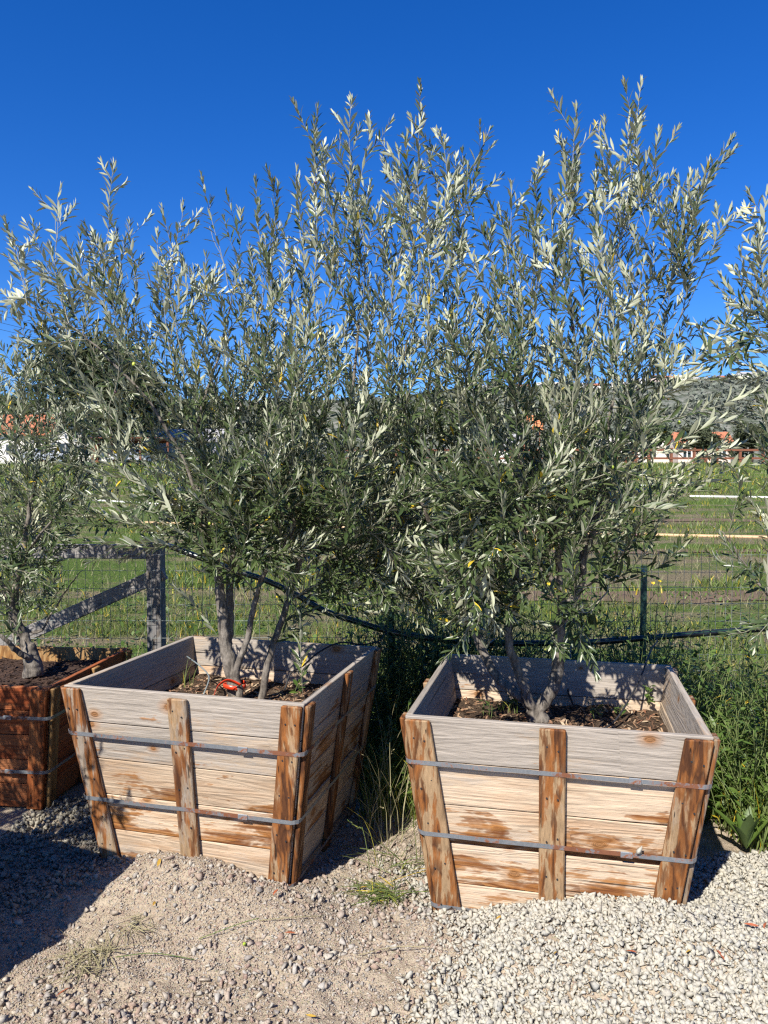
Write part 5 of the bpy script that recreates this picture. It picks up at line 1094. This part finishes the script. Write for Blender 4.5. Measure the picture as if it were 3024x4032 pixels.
def roof_gable(mb, x0, x1, y0, y1, z, rise, ov, ridge_x=True, n=None):
    "tiled gable roof with rounded courses"
    n = n or max(6, int(((x1 - x0) if ridge_x else (y1 - y0)) / .9)); 
    a0, a1, b0, b1 = (x0 - ov, x1 + ov, y0 - ov, y1 + ov) if ridge_x else (y0 - ov, y1 + ov, x0 - ov, x1 + ov)
    bm_ = (b0 + b1) / 2; f = (lambda a, b, c: (a, b, c)) if ridge_x else (lambda a, b, c: (b, a, c))
    for sgn, bb in ((1, b0), (-1, b1)):
        for i in range(n):
            u0 = a0 + (a1 - a0) * i / n; u1 = a0 + (a1 - a0) * (i + 1) / n; um = (u0 + u1) / 2; hgt = .09
            zl = z - ov * rise / ((b1 - b0) / 2 - ov)
            q = [f(u0, bb, zl), f(um, bb, zl + hgt), f(u1, bb, zl), f(u1, bm_, z + rise), f(um, bm_, z + rise + hgt), f(u0, bm_, z + rise)]
            mb.add(q + [(p[0], p[1], p[2] - .18) for p in q], [(0, 1, 4, 5), (1, 2, 3, 4), (6, 11, 10, 7), (7, 10, 9, 8), (0, 6, 7, 1), (1, 7, 8, 2)] + ([(5, 11, 6, 0)] if i == 0 else []) + ([(2, 8, 9, 3)] if i == n - 1 else []))
def house(label, x, Y, w, d, h, rise, wall, roof, ridge_x=True, wins=3, rz=0, chimney=False, z=None, group=None, name='house', door=True):
    root = thing(name, (x, Y, fz(x, Y) if z is None else z), label, 'house', group, rz); ov = .5; mb = MB().box(-w / 2, w / 2, 0, d, -.8, h)
    if ridge_x: mb.add([(-w / 2, 0, h), (-w / 2, d, h), (-w / 2, d / 2, h + rise - .1), (w / 2, 0, h), (w / 2, d, h), (w / 2, d / 2, h + rise - .1)], [(0, 2, 1), (3, 4, 5)])
    else: mb.add([(-w / 2, 0, h), (w / 2, 0, h), (0, 0, h + rise - .1), (-w / 2, d, h), (w / 2, d, h), (0, d, h + rise - .1)], [(0, 1, 2), (3, 5, 4)])
    mb.build('wall', M[wall], root); mb = MB(); roof_gable(mb, -w / 2, w / 2, 0, d, h, rise, ov, ridge_x); rf = mb.build('roof', M[roof], root)
    if chimney: MB().box(w * .2, w * .2 + .9, d * .3, d * .3 + .8, h, h + rise + .9).build('chimney', M['stucco'], rf)
    for i in range(wins):
        cx = -w / 2 + w * (i + .5) / wins; ww = min(1.3, w / wins * .5); fl = [1.0] if h < 4.5 else [1.0, h - 1.9]
        for zz in fl:
            if door and i == wins // 2 and zz == 1.0:
                dd = MB().box(cx - .45, cx + .45, -.06, .02, 0, 2.1).build('door', M['brownwood'], root); MB().box(cx + .3, cx + .36, -.12, -.06, .95, 1.05).build('handle', M['chrome'], dd); continue
            wo_ = MB().box(cx - ww / 2, cx + ww / 2, -.05, .02, zz, zz + 1.2).build('window', M['stucco'] if wall != 'stucco' else M['greywall'], root)
            for s_ in (-1, 1): MB().box(cx + s_ * ww / 4 - ww * .19, cx + s_ * ww / 4 + ww * .19, -.07, -.045, zz + .1, zz + 1.1).build('pane', M['glass'], wo_)
    return root
house('white stucco house with red tiled roof and chimney, far left', far(60, 86), 86, 13, 8, 3.6, 2.2, 'stucco', 'tile', True, 4, R(6), True)
house('white gabled house wing with red tiles right of the chimney', far(175, 82), 82, 6, 8, 3.4, 2.2, 'stucco', 'tile', False, 2, R(10))
house('low grey house with grey roof behind the carport', far(330, 90), 90, 15, 7, 2.9, 1.4, 'greywall', 'greywall', True, 5)
house('small pale pink house at the right beyond the field', far(1520, 115), 115, 7.5, 6, 3.4, 1.6, 'pinkwall', 'tile', True, 3, R(-8))
house('long cream house low beyond the brown rail fence', far(1370, 122), 122, 14, 7, 3.0, 1.4, 'creamwall', 'creamwall', True, 5)
house('white cottage beyond the field left of the orange roof', far(1060, 110), 110, 9, 6, 3.0, 1.5, 'stucco', 'greywall', True, 3)
# carport with timber posts
cx, cy = far(275, 78), 78; root = thing('carport', (cx, cy, fz(cx, cy)), 'open carport with red-brown timber posts over the parked car', 'carport')
for x in (-4.2, -1.4, 1.4, 4.2):
    for y in (0, 4.8): MB().box(x - .1, x + .1, y - .1, y + .1, -.3, 2.3).build('post', M['brownwood'], root)
MB().box(-4.6, 4.6, -.15, .05, 2.3, 2.55).build('beam', M['brownwood'], root); MB().box(-4.6, 4.6, 4.75, 4.95, 2.3, 2.55).build('beam', M['brownwood'], root)
mb = MB(); [mb.box(-4.8, 4.8, -.5 + k * .62, .08 + k * .62, 2.552, 2.62) for k in range(10)]; mb.build('roof', M['brownwood'], root)
def car(label, x, Y, rz, paint):
    root = thing('parked_car', (x, Y, fz(x, Y) + .08), label, 'car', 'parked cars', rz)
    prof = [(-2.3, .35), (-2.33, .75), (-2.2, .98), (-1.5, 1.03), (-.85, 1.40), (-.1, 1.46), (.55, 1.38), (1.25, .98), (2.1, .85), (2.3, .65), (2.28, .32), (1.9, .22), (-1.9, .22)]
    V = []; n = len(prof)
    for sy, in_ in ((-1, 1), (1, 1)):
        for (px, pz) in prof: V.append((px, sy * (.9 if pz < 1.05 else .66), pz))
    F = [tuple(range(n - 1, -1, -1)), tuple(range(n, 2 * n))] + [(i, (i + 1) % n, n + (i + 1) % n, n + i) for i in range(n)]
    # shoulder line keeps sides upright up to the windows
    body = MB().add(V, F).build('body', M[paint], root, bevel=.05)
    MB().add([(-1.42, -.62, 1.075), (-1.42, .62, 1.075), (-.92, .58, 1.375), (-.92, -.58, 1.375)], [(0, 3, 2, 1)]).add([(-1.45, -.62, 1.085), (-1.45, .62, 1.085), (-.95, .58, 1.385), (-.95, -.58, 1.385)], [(0, 3, 2, 1)]).build('rear_window', M['glass'], root)
    MB().add([(1.2, -.66, 1.035), (1.2, .66, 1.035), (.62, .58, 1.37), (.62, -.58, 1.37)], [(0, 1, 2, 3)]).build('windscreen', M['glass'], root)
    for s_ in (-1, 1):
        for (a, b) in ((-.82, -.12), (-.02, .6)): MB().add([(a - .12 * (a < -.5), s_ * .885, 1.06), (b + .3 * (b > .3), s_ * .885, 1.04), (b, s_ * .70, 1.36), (a + .1 * (a < -.5), s_ * .70, 1.36)], [(0, 1, 2, 3)]).build('side_window', M['glass'], root)
        MB().box(-2.36, -2.1, s_ * .62 - .22, s_ * .62 + .22, .76, .92).build('tail_light', M['redlight'], root)
        MB().box(2.12, 2.31, s_ * .62 - .2, s_ * .62 + .2, .64, .76).build('headlight', M['pvc'], root)
        for wx in (-1.4, 1.4):
            wh = MB().tube([(wx, s_ * .72, .32), (wx, s_ * .925, .32)], .33, 18).build('wheel', M['rubber'], root); MB().tube([(wx, s_ * .90, .32), (wx, s_ * .935, .32)], .2, 12).build('rim', M['chrome'], wh)
    MB().box(-2.37, -2.31, -.26, .26, .48, .6).build('number_plate', M['pvc'], root); MB().box(-2.36, -1.95, -.86, .86, .3, .44).build('bumper', M[paint], root)
    return root
car('white sedan parked under the carport, rear to the field', far(285, 79), 79.5, R(38), 'carwhite')
car('silver car with red tail lights parked at the far left', far(100, 77), 77, R(20), 'carsilver')
# rail fence along the far edge of the field
root = thing('rail_fence', (far(1350, 60), 60, fz(far(1350, 60), 60)), 'red-brown timber rail fence along the far field edge', 'fence')
for k in range(-12, 18): MB().box(k * 1.8 - .09, k * 1.8 + .09, -.09, .09, -.3, 1.25).build('post', M['brownwood'], root)
for zz in (.35, 1.0): MB().box(-22, 32, -.13, -.092, zz, zz + .16).build('rail', M['brownwood'], root)
root = thing('shelter', (far(1148, 80), 80, fz(far(1148, 80), 80)), 'small shelter with sloping orange tiled roof and maroon board', 'shelter')
for x in (-.8, .8):
    for y in (0, 1.6): MB().box(x - .06, x + .06, y - .06, y + .06, -.2, 3.6).build('post', M['brownwood'], root)
mb = MB()
for k in range(8): mb.hexa([(-1.0 + k * .27, -.3, 3.5), (-.735 + k * .27, -.3, 3.5), (-.555 + k * .27, .8, 5.0), (-.82 + k * .27, .8, 5.0), (-1.0 + k * .27, -.3, 3.6), (-.735 + k * .27, -.3, 3.6), (-.555 + k * .27, .8, 5.1), (-.82 + k * .27, .8, 5.1)])
mb.build('roof', M['orangetile'], root); MB().box(-1.12, -.9, -.1, .1, 2.6, 4.6).build('panel', M['purple'], root)
# power lines
for i, (a, b) in enumerate((((0, 683), (160, 722)), ((0, 699), (160, 735)), ((0, 714), (160, 748)))):
    p0 = at(*a, 88); p1 = at(*b, 92); d = p1 - p0; P = [p0 + d * t + Vector((0, 0, .12 * (t - 1) ** 2)) for t in np.linspace(-3, 6, 14)]
    tag(MB().tube(P, .022, 5).build('power_cable', M['cable'], None, True), ('highest', 'middle', 'lowest')[i] + ' of three power cables crossing the sky at the left', 'cable', 'power cables')
# houses and trees on the hill
HH = [(1652, 560, 15, 'white', 4), (1625, 545, 18, 'stucco', 5), (1590, 540, 14, 'stucco', 3.6), (1575, 600, 16, 'pinkwall', 5), (1510, 560, 12, 'creamwall', 4), (1480, 530, 12, 'stucco', 4), (1440, 540, 15, 'pinkwall', 4), (1380, 550, 16, 'stucco', 5), (1340, 560, 14, 'creamwall', 4), (1290, 545, 14, 'stucco', 4), (1240, 550, 16, 'stucco', 4), (1185, 555, 18, 'stucco', 5), (1120, 550, 14, 'creamwall', 4), (1060, 550, 14, 'stucco', 4), (1010, 555, 16, 'stucco', 4), (740, 560, 14, 'creamwall', 4), (560, 560, 14, 'stucco', 4)]
ordn = ['rightmost', 'second', 'third', 'fourth', 'fifth', 'sixth', 'seventh', 'eighth', 'ninth', 'tenth', 'eleventh', 'twelfth', 'thirteenth', 'fourteenth', 'fifteenth', 'sixteenth', 'seventeenth']
nm = {'stucco': 'white', 'white': 'white', 'pinkwall': 'pinkish', 'creamwall': 'cream'}
for i, (dx, Y, w, c, h) in enumerate(HH):
    x = far(dx, Y); z = float(hill_h(np.array(x), np.array(float(Y)))); wl = 'stucco' if c == 'white' else c
    house(f'{nm[c]} house on the far hillside, ' + (ordn[i] if i == 0 else ordn[i] + ' from the right'), x, Y, w, 10, h, 1.8, wl, ('tile', 'greywall', 'creamwall')[i % 3], True, 4, R(random.uniform(-15, 15)), False, z + .3, 'houses on the hillside', door=False)
LVn = 5200; r_ = np.random.default_rng(4); x = r_.uniform(-330, 330, LVn); y = r_.uniform(370, 570, LVn); k = fbm(x * .02, y * .02, 3, 8) > -.02; x, y = x[k], y[k]; z = hill_h(x, y)
S = r_.uniform(1.2, 3.6, len(x)); P = np.repeat(np.stack([x, y, z + S * .5], -1), 14, 0) + r_.normal(size=(len(x) * 14, 3)) * np.repeat(S, 14)[:, None] * np.array([.5, .5, .4]); n = len(P)
d = r_.normal(size=(n, 3)); d /= np.linalg.norm(d, axis=1)[:, None]; s_ = np.cross(d, r_.normal(size=(n, 3))); s_ /= np.linalg.norm(s_, axis=1)[:, None]; L = np.repeat(S, 14)[:, None] * .42
V = np.stack([P - d * L, P + s_ * L * .7, P + d * L, P - s_ * L * .7], 1).reshape(-1, 3)
tag(link('hill_scrub', mesh_np('hill_scrub', V, np.arange(n * 4).reshape(-1, 4), M['scrub'])), 'scrub and small trees covering the far hillside', 'scrub', kind='stuff')
